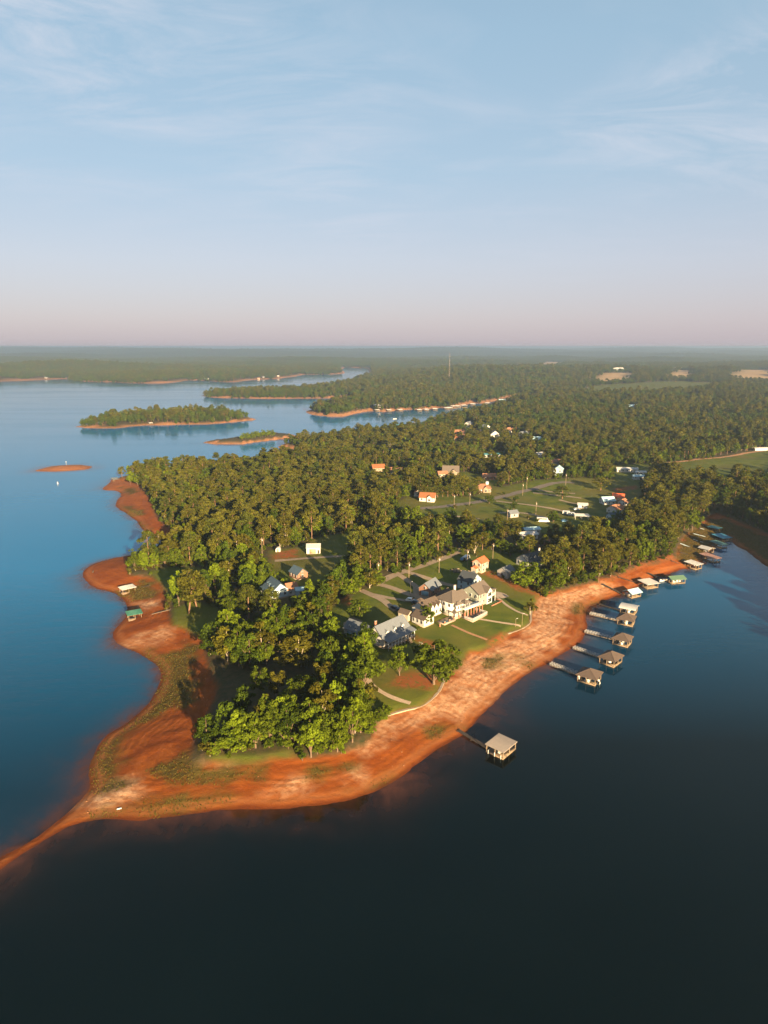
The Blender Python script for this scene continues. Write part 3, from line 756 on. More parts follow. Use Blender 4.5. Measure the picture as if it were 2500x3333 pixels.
ALU = M('white aluminium rail', (0.58, 0.56, 0.54), rough=0.4, var=0.05)
PLASTIC = M('white gelcoat', (0.80, 0.79, 0.76), rough=0.25, spec=0.5, var=0.04)
BLACK = M('black rubber', (0.02, 0.02, 0.02), rough=0.8, var=0.2)
TARP_BLUE = M('blue canvas', (0.06, 0.20, 0.36), var=0.1)
ORANGE = M('orange plastic', (0.70, 0.20, 0.04), rough=0.4, var=0.05)
BRICKRED = M('red brick', (0.36, 0.15, 0.09), var=0.2, scale=3)

BOXF = np.array([(0, 3, 2, 1), (4, 5, 6, 7), (0, 1, 5, 4), (1, 2, 6, 5), (2, 3, 7, 6), (3, 0, 4, 7)])
def bxv(x0, x1, y0, y1, z0, z1):
    return np.array([(x, y, z) for z in (z0, z1) for x, y in ((x0, y0), (x1, y0), (x1, y1), (x0, y1))], float)
def boxes(name, parent, lst, m):
    """one part made of butted boxes (x0,x1,y0,y1,z0,z1)"""
    V, F = join([(bxv(*b), BOXF) for b in lst])
    return link(name, mesh_np(name, V, F, (m,)), parent)
def cbox(name, parent, c, s, m, rz=0.0):
    o = link(name, mesh_np(name, bxv(-s[0] / 2, s[0] / 2, -s[1] / 2, s[1] / 2, -s[2] / 2, s[2] / 2), BOXF, (m,)), parent, c)
    if rz: o.rotation_euler = (0, 0, rz)
    return o
def poly_mesh(name, parent, V, faces, m):
    me = bpy.data.meshes.new(name); me.from_pydata([tuple(v) for v in V], [], faces); me.materials.append(m); me.update()
    return link(name, me, parent)
def gable_wall(name, parent, cx, cy, w, d, z0, h, rise, m, axis='x'):
    """walls with their gable triangles"""
    if axis == 'x':
        pr = [(cy - d / 2, z0), (cy + d / 2, z0), (cy + d / 2, z0 + h), (cy, z0 + h + rise), (cy - d / 2, z0 + h)]
        V = [(cx - w / 2, a, b) for a, b in pr] + [(cx + w / 2, a, b) for a, b in pr]
    else:
        pr = [(cx + w / 2, z0), (cx - w / 2, z0), (cx - w / 2, z0 + h), (cx, z0 + h + rise), (cx + w / 2, z0 + h)]
        V = [(a, cy - d / 2, b) for a, b in pr] + [(a, cy + d / 2, b) for a, b in pr]
    f = [(0, 4, 3, 2, 1), (5, 6, 7, 8, 9)] + [(i, (i + 1) % 5, 5 + (i + 1) % 5, 5 + i) for i in range(5)]
    return poly_mesh(name, parent, V, f, m)
def gable_roof(name, parent, cx, cy, w, d, z, rise, m, axis='x', over=0.45, th=0.2):
    """two sloping slabs meeting at a ridge, with eaves and verges"""
    span = d if axis == 'x' else w; run = w if axis == 'x' else d
    k = rise / (span / 2)
    hs = span / 2 + over; ze = z - k * over + 0.03; zr = z + rise + 0.03
    pr = [(-hs, ze), (0, zr), (hs, ze), (hs, ze + th), (0, zr + th * 1.15), (-hs, ze + th)]
    L = run / 2 + over
    V = []
    for s in (-L, L):
        for a, b in pr: V.append((cx + s, cy + a, b) if axis == 'x' else (cx - a, cy + s, b))
    f = [(0, 1, 4, 5), (1, 2, 3, 4), (6, 11, 10, 7), (7, 10, 9, 8)] + [(i, i + 6, (i + 1) % 6 + 6, (i + 1) % 6) for i in range(6)]
    o = poly_mesh(name, parent, V, f, m)
    cap = [(-0.14, zr + th * 1.15 - 0.02), (0.14, zr + th * 1.15 - 0.02), (0, zr + th * 1.15 + 0.09)]
    V = []
    for s in (-L - 0.02, L + 0.02):
        for a, b in cap: V.append((cx + s, cy + a, b) if axis == 'x' else (cx - a, cy + s, b))
    poly_mesh('ridge_cap', o, V, [(0, 2, 1), (3, 4, 5), (0, 1, 4, 3), (1, 2, 5, 4), (2, 0, 3, 5)], m)
    return o
def hip_roof(name, parent, cx, cy, w, d, z, rise, m, over=0.5, th=0.18):
    W, Dp = w / 2 + over, d / 2 + over
    rl = max(W - Dp, 0.25) if W >= Dp else 0.0; rd = max(Dp - W, 0.25) if Dp > W else 0.0
    V = [(cx - W, cy - Dp, z), (cx + W, cy - Dp, z), (cx + W, cy + Dp, z), (cx - W, cy + Dp, z)]
    V += [(a, b, c + th) for a, b, c in V]
    V += [(cx - rl, cy - rd, z + rise + th), (cx + rl, cy + rd, z + rise + th)]
    if rl >= rd:
        top = [(4, 5, 9, 8), (6, 7, 8, 9), (5, 6, 9), (7, 4, 8)]
    else:
        top = [(5, 6, 9, 8), (7, 4, 8, 9), (4, 5, 8), (6, 7, 9)]
    o = poly_mesh(name, parent, V, [(0, 3, 2, 1), (0, 1, 5, 4), (1, 2, 6, 5), (2, 3, 7, 6), (3, 0, 4, 7)] + top, m)
    lines = []
    for c_, r_ in (((4, 8), 0), ((5, 9 if rl >= rd else 8), 0), ((6, 9), 0), ((7, 8 if rl >= rd else 9), 0), ((8, 9), 0)):
        a, b = np.array(V[c_[0]]), np.array(V[c_[1]])
        if np.linalg.norm(a - b) > 0.2: lines.append(tube([a, b], [0.09, 0.09], 4))
    v, f = join(lines); link('ridge_cap', mesh_np('ridge_cap', v, f, (m,)), o)
    return o
def window(parent, x, y, z, w, h, face, m=None, name='window'):
    """framed window set on a wall; face = 'front','back','left','right'"""
    t_ = 0.07
    fr = {'front': (0, -1), 'back': (0, 1), 'left': (-1, 0), 'right': (1, 0)}[face]
    def b(ww, hh, off, th):
        cx, cy = x + fr[0] * off, y + fr[1] * off
        if fr[0]: return (cx - th / 2, cx + th / 2, cy - ww / 2, cy + ww / 2, z - hh / 2, z + hh / 2)
        return (cx - ww / 2, cx + ww / 2, cy - th / 2, cy + th / 2, z - hh / 2, z + hh / 2)
    o = boxes(name, parent, [b(w + 0.28, h + 0.28, 0.03, 0.08)], TRIM)
    if m is None:
        boxes('pane', o, [b(w, h, 0.055, 0.05)], GLASS)
        mb = 0.05
        if fr[0]:
            boxes('mullion', o, [(x + fr[0] * .06 - .03, x + fr[0] * .06 + .03, y - mb / 2, y + mb / 2, z - h / 2, z + h / 2), ])
        else:
            boxes('mullion', o, [(x - mb / 2, x + mb / 2, y + fr[1] * .06 - .03, y + fr[1] * .06 + .03, z - h / 2, z + h / 2)], TRIM)
    else:
        boxes('panel', o, [b(w, h, 0.055, 0.05)], m)
    return o
_bx = boxes
def boxes(name, parent, lst, m=None): return _bx(name, parent, lst, m or TRIM)
def block(root, cx, cy, w, d, h, wall, roof, rtype='gable', axis='x', rise=None, z0=0.0, wins=(2, 1), over=0.45, storeys=1, base=None, found=1.2):
    """one building volume: walls, roof, rows of windows"""
    rise = rise if rise is not None else (d if axis == 'x' else w) * 0.32
    if found: boxes('foundation', root, [(cx - w / 2 + .04, cx + w / 2 - .04, cy - d / 2 + .04, cy + d / 2 - .04, z0 - found, z0)], base or CONC)
    if rtype == 'gable':
        gable_wall('wall', root, cx, cy, w, d, z0, h, rise, wall, axis); gable_roof('roof', root, cx, cy, w, d, z0 + h, rise, roof, axis, over)
    else:
        boxes('wall', root, [(cx - w / 2, cx + w / 2, cy - d / 2, cy + d / 2, z0, z0 + h)], wall); hip_roof('roof', root, cx, cy, w, d, z0 + h, rise, roof, over)
    sh = h / storeys
    for s in range(storeys):
        zc = z0 + sh * (s + 0.56)
        for i in range(wins[0]):
            x = cx - w / 2 + w * (i + 0.5) / wins[0]
            window(root, x, cy - d / 2, zc, min(1.0, w / wins[0] * .5), 1.25, 'front'); window(root, x, cy + d / 2, zc, min(1.0, w / wins[0] * .5), 1.25, 'back')
        for i in range(wins[1]):
            y = cy - d / 2 + d * (i + 0.5) / wins[1]
            window(root, cx - w / 2, y, zc, min(0.95, d / wins[1] * .5), 1.2, 'left'); window(root, cx + w / 2, y, zc, min(0.95, d / wins[1] * .5), 1.2, 'right')
def dormer(root, x, y_face, z, w, h, depth, wall, roof, sign=-1):
    """little gabled window box rising out of the front roof slope (sign -1 front, +1 back)"""
    dm = empty('dormer', (x, y_face, z), 0.0 if sign < 0 else math.pi, root)
    gable_wall('dormer_wall', dm, 0, depth / 2, w, depth, 0, h, w * 0.42, wall, 'y')
    gable_roof('dormer_roof', dm, 0, depth / 2, w, depth, h, w * 0.42, roof, 'y', 0.16, 0.1)
    window(dm, 0, 0, h * 0.52, w * 0.5, h * 0.62, 'front')
def chimney(root, x, y, z0, z1, m=BRICKRED, s=0.8):
    c = boxes('chimney', root, [(x - s / 2, x + s / 2, y - s / 2, y + s / 2, z0, z1)], m)
    boxes('chimney_cap', c, [(x - s / 2 - .1, x + s / 2 + .1, y - s / 2 - .1, y + s / 2 + .1, z1, z1 + .15)], CONC)
def railing(name, root, pts, z, h, m, gap=1.2, bal=False):
    """posts and two rails along a run of points"""
    L = []
    for (x0, y0), (x1, y1) in zip(pts[:-1], pts[1:]):
        n = max(1, round(math.hypot(x1 - x0, y1 - y0) / gap)); 
        for zz in (h, h * 0.5): L.append(tube([(x0, y0, z + zz), (x1, y1, z + zz)], [0.055, 0.055], 4))
        for i in range(n + 1):
            a = i / n; x, y = x0 + (x1 - x0) * a, y0 + (y1 - y0) * a
            L.append((bxv(x - .05, x + .05, y - .05, y + .05, z, z + h + .05), BOXF))
    V, F = join(L); return link(name, mesh_np(name, V, F, (m,)), root)
def at(px, py, rz_deg, name, label, cat='house', group=None, dz=0.0):
    p = G(px, py, dz)
    return prop(empty(name, p, rad(rz_deg)), label, cat, group)
def at_w(x, y, rz_deg, name, label, cat='house', group=None, dz=0.0):
    return prop(empty(name, (x, y, float(ground_z(x, y)) + dz), rad(rz_deg)), label, cat, group)

# ------------------------------------------------------------------ roads, drives and paths, draped on the ground
def strip(name, px, width, m, lift, label=None, ends=None):
    c = np.array([tuple(G(x, y)[:2]) for x, y in px]) if not isinstance(px, np.ndarray) else px
    c = smooth_poly(c, 2, False)
    out = [c[0]]
    for a, b in zip(c[:-1], c[1:]):
        n = max(1, int(np.hypot(*(b - a)) / 1.5))
        for i in range(1, n + 1): out.append(a + (b - a) * i / n)
    c = np.array(out); tg = np.gradient(c, axis=0); tg /= np.linalg.norm(tg, axis=1)[:, None] + 1e-9
    nr = np.stack([-tg[:, 1], tg[:, 0]], 1)
    wv = width * (1 + (fbm(c[:, 0] / 4, c[:, 1] / 4, 130, 2) - .5) * 0.28)
    k = 4; rows = []
    for j in range(k + 1):
        q = c + nr * (wv * (j / k - 0.5))[:, None]
        rows.append(np.stack([q[:, 0], q[:, 1], ground_z(q[:, 0], q[:, 1]) + lift], 1))
    # keep the strip above the coarse ground facets
    A = np.stack(rows, 1); A[:, :, 2] = np.maximum(A[:, :, 2], A[:, k // 2:k // 2 + 1, 2] - 0.05)
    n = len(c); idx = np.arange(n * (k + 1)).reshape(n, k + 1)
    q = np.stack([idx[:-1, :-1], idx[1:, :-1], idx[1:, 1:], idx[:-1, 1:]], -1).reshape(-1, 4)
    o = link(name, mesh_np(name, A.reshape(-1, 3), q[:, ::-1], (m,), True))
    return prop(o, label, None, None, 'structure')
def pad(name, px, m, lift, label=None):
    pl = np.array([tuple(G(x, y)[:2]) for x, y in px])
    x0, y0 = pl.min(0); x1, y1 = pl.max(0)
    gx = np.arange(x0, x1 + .5, .5); gy = np.arange(y0, y1 + .5, .5)
    X, Y = np.meshgrid(gx, gy); d = signed(pl, X, Y)
    idx = np.arange(X.size).reshape(X.shape)
    q = np.stack([idx[:-1, :-1], idx[:-1, 1:], idx[1:, 1:], idx[1:, :-1]], -1).reshape(-1, 4)
    dd = np.maximum.reduce([d[:-1, :-1], d[:-1, 1:], d[1:, 1:], d[1:, :-1]]).ravel()
    me = mesh_np(name, np.stack([X.ravel(), Y.ravel(), (ground_z(X, Y) + lift).ravel()], 1), q[dd > 0], (m,), True)
    return prop(link(name, me), label, None, None, 'structure')
strip('lane', [(1228,1899),(1268,1878),(1319,1859),(1386,1838),(1445,1817),(1471,1806),(1513,1785),(1530,1768)], 4.6, GRAVEL, 0.10, 'tan lane running along the wood above the lake houses')
strip('driveway', [(1319,1860),(1386,1881),(1445,1901),(1485,1909),(1515,1912)], 3.6, GRAVEL, 0.14, 'curved tan drive to the blue gabled house')
strip('driveway', [(1230,1901),(1277,1914),(1331,1935),(1386,1950)], 3.8, GRAVEL, 0.14, 'straight tan drive to the brick garage court')
strip('driveway', [(1300,1872),(1331,1893),(1357,1910),(1356,1930)], 3.2, GRAVEL, 0.18, 'looping drive past the brick garage')
strip('driveway', [(1173,1921),(1213,1938),(1247,1953),(1268,1973),(1292,1988)], 3.8, GRAVEL, 0.14, 'drive bending down to the cream shed')
strip('driveway', [(1213,1936),(1277,1949),(1335,1957)], 3.0, GRAVEL, 0.18, 'drive branch to the white gabled wing')
pad('forecourt', [(1345,1930),(1400,1912),(1425,1935),(1400,1958),(1355,1952)], GRAVEL, 0.21, 'gravel court before the brick garage')
pad('patio', [(1118,2030),(1150,2010),(1180,2025),(1170,2045),(1130,2048)], GRAVEL, 0.12, 'dull gravel yard behind the grey dormered house')
strip('garden_path', [(1199,2208),(1205,2227),(1239,2252),(1285,2275),(1336,2290)], 1.9, STONE, 0.12, 'pale curved path across the point lawn')
strip('garden_path', [(1500,2006),(1577,2018),(1636,2028),(1695,2040)], 1.5, STONE, 0.12, 'pale path from the pool terrace to the sea wall')
strip('garden_path', [(1602,1931),(1628,1952),(1653,1974),(1687,1993),(1718,2004)], 1.5, CONC, 0.12, 'grey path from the sage house to the shore')
strip('garden_path', [(1470,2035),(1518,2058),(1586,2083)], 1.4, DIRT, 0.12, 'worn dirt path down the lawn')
pad('patio', [(1605,1925),(1640,1932),(1655,1942),(1635,1948),(1610,1938)], CONC, 0.16, 'pale concrete pad beside the sage house')
strip('road', [(1365,1655),(1412,1652),(1479,1644),(1551,1636),(1614,1621),(1677,1606),(1741,1591),(1795,1573),(1842,1569),(1870,1572)], 6.5, ASPHALT, 0.12, 'pale street curving through the open lawns')
for q, lb in (([(1614,1631),(1700,1641),(1751,1648),(1801,1656),(1852,1667),(1925,1680)], 'long gravel track crossing the open lawns'), ([(1622,1669),(1700,1669),(1738,1676),(1785,1687)], 'gravel track to the pale camper'), ([(1746,1595),(1811,1603),(1872,1607)], 'upper gravel drive beside the conical evergreen'), ([(1735,1604),(1814,1613),(1892,1622)], 'second gravel drive beside the conical evergreen'), ([(1820,1627),(1872,1640),(1908,1645)], 'short drive to the white shed'), ([(894,1826),(994,1818),(1060,1813),(1150,1808)], 'grey farm track past the white barn'), ([(1345,1690),(1420,1682),(1487,1680),(1560,1690)], 'shaded track along the lower edge of the lawns')):
    strip('track', q, 3.4, GRAVEL, 0.12, lb)
strip('road', [(1515,1378),(1535,1398),(1555,1420),(1575,1446)], 7.0, ASPHALT, 0.14, 'grey street between the far white gabled houses')
strip('road', [(1470,1437),(1540,1424),(1620,1432),(1700,1440)], 6.0, ASPHALT, 0.22, 'cross street of the far houses')
strip('track', [(2136,1510),(2210,1503),(2321,1492),(2423,1477),(2520,1461)], 5.0, DIRT, 0.14, 'earth track along the far side of the green field')
# ------------------------------------------------------------------ houses of the headland
# grey dormered house with lake porch
h1 = at_w(2.0, 253.0, 48, 'house', 'grey roofed house with three front dormers and white lake porch')
z1 = 0.9
block(h1, 0, 0, 16, 8.6, 3.0, W_WHITE, R_GREY, rise=4.1, z0=z1, wins=(6, 2), found=2.2)
porch = boxes('porch_floor', h1, [(-8, 8, -6.9, -4.35, z1 - .25, z1)], WOOD_PALE)
poly_mesh('porch_roof', h1, [(-8.5, -7.3, z1 + 2.55), (8.5, -7.3, z1 + 2.55), (8.5, -4.45, z1 + 3.25), (-8.5, -4.45, z1 + 3.25), (-8.5, -7.3, z1 + 2.72), (8.5, -7.3, z1 + 2.72), (8.5, -4.45, z1 + 3.45), (-8.5, -4.45, z1 + 3.45)], [tuple(f) for f in BOXF], R_GREY)
for i in range(9): boxes('column', h1, [(-7.8 + i * 1.95 - .12, -7.8 + i * 1.95 + .12, -6.8, -6.56, z1 - 2.2, z1 + 2.6)], TRIM)
railing('railing', h1, [(-7.8, -6.68), (3.2, -6.68)], z1, 0.95, TRIM); railing('railing', h1, [(5.2, -6.68), (7.8, -6.68)], z1, 0.95, TRIM)
for i in range(6): boxes('stair_step', h1, [(3.3, 5.1, -7.0 - i * .42 - .42, -7.0 - i * .42, z1 - .55 - i * .38, z1 - .30 - i * .38)], WOOD_PALE)
boxes('landing', h1, [(2.6, 7.2, -11.6, -9.55, z1 - 2.8, z1 - 2.4)], WOOD_PALE); railing('railing', h1, [(7.1, -9.6), (7.1, -11.5), (2.7, -11.5)], z1 - 2.4, 0.9, TRIM)
for x in (-4.6, 0.0, 4.6): dormer(h1, x, -3.3, z1 + 3.35, 1.7, 1.35, 2.6, W_WHITE, R_GREY)
chimney(h1, -6.2, 1.6, z1 + 4.5, z1 + 8.4)
block(h1, -6.6, 9.8, 6.6, 11.0, 3.0, W_WHITE, R_GREY, axis='y', rise=2.6, z0=z1, wins=(1, 0), found=2.0)
for y in (7.0, 9.8, 12.6):
    window(h1, -9.9, y, z1 + 1.15, 2.2, 2.1, 'left', DOOR_BLUE, 'garage_door')
for y in (6.6, 9.8, 13.0):
    dm = empty('dormer', (-9.05, y, z1 + 3.5), -math.pi / 2, h1)
    gable_wall('dormer_wall', dm, 0, .9, 1.3, 1.8, 0, 1.0, .55, W_WHITE, 'y'); gable_roof('dormer_roof', dm, 0, .9, 1.3, 1.8, 1.0, .55, R_GREY, 'y', .14, .1); window(dm, 0, 0, .5, .6, .6, 'front')

# white lake house with hipped roof, deck and pool terrace
h2 = at_w(30.2, 283.0, 42, 'house', 'large white lake house with hipped brown roof and raised deck')
block(h2, 0, 0, 10.5, 9.0, 6.0, W_WHITE, R_TAUPE, 'hip', rise=3.4, z0=.4, wins=(5, 3), storeys=2, found=2.5)
block(h2, 6.0, 1.4, 3.4, 5.6, 5.6, W_WHITE, R_TAUPE, 'gable', 'x', 1.9, .4, (1, 1), storeys=2, found=2.5)
block(h2, -2.4, -5.35, 3.2, 1.7, 5.2, W_WHITE, R_TAUPE, 'hip', rise=1.0, z0=.4, wins=(2, 1), storeys=2, found=2.5, over=.3)
boxes('deck', h2, [(-.6, 11.4, -8.1, -4.55, 3.0, 3.35)], TRIM)
railing('railing', h2, [(-.5, -8.0), (11.3, -8.0), (11.3, -4.6)], 3.35, 1.0, TRIM, .8)
for i in range(7): boxes('deck_post', h2, [(-.3 + i * 1.9 - .17, -.3 + i * 1.9 + .17, -7.9, -7.56, -2.0, 3.0)], BRICKRED)
hip_roof('porch_roof', h2, 1.6, -6.2, 3.6, 2.4, 5.6, .9, R_TAUPE, .3)
for x in (.1, 3.1): boxes('column', h2, [(x - .1, x + .1, -7.3, -7.1, 3.4, 5.6)], TRIM)
chimney(h2, 4.4, 3.0, 6.5, 10.4, W_WHITE, .9)
terr = at_w(39.2, 279.0, 48, 'pool_terrace', 'fenced terrace with covered pool below the white lake house', 'terrace')
boxes('terrace_slab', terr, [(-5.6, 5.6, -3.4, 3.0, -2.0, .25)], M('rosy paving', (0.45, 0.30, 0.22), var=.12))
boxes('pool_cover', terr, [(-2.6, 2.0, -1.9, .5, .255, .30)], M('dark pool cover', (.05, .075, .10), var=.1))
railing('fence', terr, [(-5.5, 1.0), (-5.5, -3.3), (5.5, -3.3), (5.5, 2.9)], .25, 1.25, TRIM, .45)
# brick garage and link
gar = at_w(21.6, 303.8, 57, 'garage', 'brown brick garage with grey gable roof and blue door', 'garage')
block(gar, 0, 0, 9.5, 6.4, 3.4, W_BRICK, R_GREY, rise=2.7, z0=.2, wins=(2, 0))
window(gar, -4.75, 0, 1.35, 3.6, 2.2, 'left', DOOR_BLUE, 'garage_door'); window(gar, -4.75, 0, 4.2, .9, 1.0, 'left')
lnk = at_w(26.6, 293.6, 50, 'garage_link', 'low brick link between the brick garage and the white house', 'house')
block(lnk, 0, 0, 8.5, 5.6, 3.2, W_TAN, R_BROWN, rise=2.0, z0=.3, wins=(3, 1))
# front wing with four white gables
wing = at_w(18.6, 279.0, 44, 'house', 'brown roofed wing with a row of white front gables')
block(wing, 0, 0, 10.0, 8.0, 3.6, W_WHITE, R_BROWN, rise=2.7, z0=.5, wins=(0, 2), found=2.0)
for x in (-3.6, -1.2, 1.2, 3.6):
    gable_wall('gable', wing, x, -3.9, 2.1, 1.2, .5, 3.6, 1.7, W_WHITE, 'y'); gable_roof('gable_roof', wing, x, -3.2, 2.1, 2.6, 4.1, 1.7, R_BROWN, 'y', .12, .1)
    window(wing, x, -4.5, 2.3, 1.0, 1.5, 'front')
cup = empty('cupola', (-3.2, .8, 6.2), 0, wing)
boxes('cupola_wall', cup, [(-.9, .9, -.9, .9, -.8, .9)], TRIM); hip_roof('cupola_roof', cup, 0, 0, 1.8, 1.8, .9, .8, R_BROWN, .2)
low = at_w(16.4, 269.6, -47, 'house', 'low white annex with brown roof behind the leaning garden tree')
block(low, 0, 0, 7.0, 6.0, 2.9, W_WHITE, R_BROWN, rise=1.9, z0=.4, wins=(3, 2), found=1.8)
shd = at_w(9.2, 273.6, -40, 'garden_shed', 'cream shed with brown roof beside the parked dark car', 'shed')
block(shd, 0, 0, 5.2, 3.4, 2.6, W_CREAM, R_BROWN, rise=1.2, z0=.3, wins=(0, 0), over=.25)
window(shd, .2, -1.7, 1.5, .8, 1.4, 'front')
# gazebo, small pool and palms
gz = at(1480,2008, 45, 'gazebo', 'open gazebo with brown roof and white posts beside the small pool', 'gazebo')
boxes('floor', gz, [(-2, 2, -2, 2, -.8, .3)], CONC)
for x in (-1.6, 1.6):
    for y in (-1.6, 1.6): boxes('post', gz, [(x - .17, x + .17, y - .17, y + .17, .3, 2.6)], TRIM)
hip_roof('roof', gz, 0, 0, 3.6, 3.6, 2.6, 1.2, R_TAUPE, .3)
pl = at(1452,2022, 45, 'garden_pool', 'small dark garden pool behind a row of brick piers', 'pool')
boxes('coping', pl, [(-3.6, 3.6, -2.3, 2.3, -1.0, .25)], M('rosy paving', (0.45, 0.30, 0.22)))
boxes('water', pl, [(-3.0, 3.0, -1.6, 1.6, .255, .28)], M('pool water', (.02, .07, .10), rough=.05, spec=.6))
for i in range(6):
    p = G(1432 + i * 15.5, 2040 - i * 7.0)
    pr_ = prop(empty('brick_pier', p, rad(45)), ['first', 'second', 'third', 'fourth', 'fifth', 'sixth'][i] + ' brick pier from the grey house along the small pool', 'pier', 'brick piers along the small pool')
    boxes('shaft', pr_, [(-.28, .28, -.28, .28, -.5, 1.3)], BRICKRED); boxes('cap', pr_, [(-.36, .36, -.36, .36, 1.3, 1.45)], CONC)
# sage house and blue gabled house behind it
h3 = at_w(42.6, 296.0, 48, 'house', 'sage sided two storey house with white front gable')
block(h3, 0, 0, 9.6, 9.0, 5.6, W_SAGE, R_TAUPE, rise=3.1, z0=.2, wins=(4, 3), storeys=2, found=2.2)
gable_wall('gable', h3, 1.6, -5.1, 4.2, 1.6, .2, 5.6, 2.1, W_WHITE, 'y'); gable_roof('gable_roof', h3, 1.6, -4.2, 4.2, 3.6, 5.8, 2.1, R_TAUPE, 'y', .25, .14)
window(h3, 1.6, -5.9, 4.6, 2.6, 1.6, 'front'); window(h3, 1.6, -5.9, 1.7, 2.6, 1.7, 'front'); window(h3, -4.8, -2.6, 4.2, .9, 1.1, 'left')
boxes('balcony', h3, [(3.8, 7.2, -5.6, -2.6, 2.9, 3.15)], TRIM); railing('railing', h3, [(3.9, -5.5), (7.1, -5.5), (7.1, -2.7)], 3.15, .95, TRIM, .9)
for x, y in ((4.0, -5.4), (7.0, -5.4), (7.0, -2.8)): boxes('column', h3, [(x - .12, x + .12, y - .12, y + .12, -2, 5.5)], TRIM)
boxes('balcony_roof', h3, [(3.6, 7.5, -5.9, -2.3, 5.5, 5.7)], R_TAUPE)
chimney(h3, 3.4, 3.0, 6.5, 9.4, W_WHITE, .8)
h3b = at(1528,1914, 48, 'house', 'dark roofed house with blue shaded gable behind the sage house')
block(h3b, 0, 0, 8.0, 8.0, 4.6, W_BLUE, R_DARK, axis='y', rise=3.2, z0=.2, wins=(2, 2), storeys=2)
block(h3b, 2.0, 2.5, 10.0, 5.0, 3.4, W_BLUE, R_DARK, axis='x', rise=2.6, z0=.2, wins=(3, 1))
tb = at(1600,1960, 48, 'play_lawn', 'dark fenced play lawn below the sage house', 'garden')
boxes('turf', tb, [(-4, 4.4, -2.6, 2.6, -.8, .12)], M('dark turf', (.03, .055, .015), var=.2)); boxes('edging', tb, [(-4.2, 4.6, -2.85, -2.6, -.8, .3), (4.4, 4.65, -2.6, 2.8, -.8, .3)], BRICKRED)
# red roofed cottage, grey shed, dark house on the lane
h4 = at_w(49.9, 337.0, 50, 'house', 'narrow two storey beige house with bright red roof')
block(h4, 0, 0, 6.4, 5.6, 4.8, W_CREAM, R_RED, rise=1.9, z0=.2, wins=(2, 2), storeys=2, over=.3)
block(h4, -4.3, .6, 2.2, 3.0, 2.2, W_CREAM, R_RED, rise=.8, z0=.2, wins=(0, 0), over=.2)
h5 = at(1647,1874, 45, 'shed', 'plain grey gabled shed at the edge of the lane garden', 'shed')
block(h5, 0, 0, 7.0, 6.0, 2.8, W_GREY, R_GREY, rise=2.1, z0=.2, wins=(1, 1), over=.2)
h6 = at(1728,1838, 32, 'house', 'dark roofed house with white lake front among shore trees')
block(h6, 0, 0, 13, 8.5, 3.2, W_WHITE, R_DARK, rise=3.0, z0=.4, wins=(5, 2))
for x in (-3, 0, 3): dormer(h6, x, -3.0, 4.4, 1.4, 1.0, 2.0, W_WHITE, R_DARK)
chimney(h6, 6.0, .5, 4, 8.2, W_WHITE)
boxes('deck', h6, [(-2, 7.5, -7.2, -4.3, .1, .4)], WOOD_PALE); railing('railing', h6, [(-2, -7.1), (7.4, -7.1), (7.4, -4.4)], .4, .95, TRIM)
cb = at(1770,1780, 40, 'cabin', 'small brown cabin hidden under the shore pines', 'cabin')
block(cb, 0, 0, 6, 5, 2.6, W_BRICK, R_RUST, rise=2.6, z0=.2, wins=(2, 1))
# west side: blue roofed dormer house, cottage, pale shed, barn
h7 = at_w(-50.5, 302.5, -61, 'house', 'slate blue roofed house with white dormers in the shaded west wood')
block(h7, 0, 0, 11.5, 8.5, 3.0, W_BLUE, R_SLATE, rise=3.6, z0=.6, wins=(4, 2), found=1.8)
for x in (-3.4, -.9, 3.2): dormer(h7, x, -3.2, 4.0, 1.4, 1.1, 2.2, W_WHITE, R_SLATE)
block(h7, 3.0, 6.2, 5.5, 5.0, 3.0, W_WHITE, R_RUST, axis='y', rise=2.0, z0=.6, wins=(1, 2), found=1.8)
boxes('porch_floor', h7, [(-5.6, 5.6, -6.2, -4.3, .3, .55)], WOOD_PALE)
for i in range(6): boxes('column', h7, [(-5.4 + i * 2.15 - .1, -5.4 + i * 2.15 + .1, -6.1, -5.9, .5, 3.0)], TRIM)
poly_mesh('porch_roof', h7, [(-5.9, -6.5, 3.0), (5.9, -6.5, 3.0), (5.9, -4.3, 3.5), (-5.9, -4.3, 3.5), (-5.9, -6.5, 3.15), (5.9, -6.5, 3.15), (5.9, -4.3, 3.65), (-5.9, -4.3, 3.65)], [tuple(f) for f in BOXF], R_SLATE)
h8 = at(972,1878, -50, 'cottage', 'small brick cottage with slate blue roof beside the barn field', 'house')
block(h8, 0, 0, 7.6, 6.0, 2.6, W_BRICK, R_SLATE, rise=2.4, z0=.2, wins=(3, 1), over=.35)
window(h8, 3.8, 0, 3.6, .7, .8, 'right')
ps = at(976,1934, 20, 'garden_shed', 'pale blue shed in deep shade between the west houses', 'shed')
block(ps, 0, 0, 4.4, 3.2, 2.2, W_BLUE, R_AQUA, rise=1.1, z0=.1, wins=(1, 0), over=.2)
bn = at(1021,1797, 4, 'barn', 'white metal barn with tan roller door at the wood edge', 'barn')
block(bn, 0, 0, 7.6, 7.0, 3.2, W_WHITE, R_WHITE, rise=1.3, z0=.2, wins=(0, 0), over=.25)
window(bn, -.4, -3.5, 1.5, 3.4, 2.4, 'front', DOOR_TAN, 'roller_door'); window(bn, 2.8, -3.5, 1.2, .8, 1.9, 'front', WOOD_DARK, 'door')
hv_ = at(906,1794, 0, 'storage_hut', 'small white arched hut beside the bare red clay patch', 'hut')
n_ = 10; arc = [(1.3 * math.cos(math.pi * i / n_), 1.1 + 1.3 * math.sin(math.pi * i / n_)) for i in range(n_ + 1)] + [(-1.3, -.3), (1.3, -.3)]
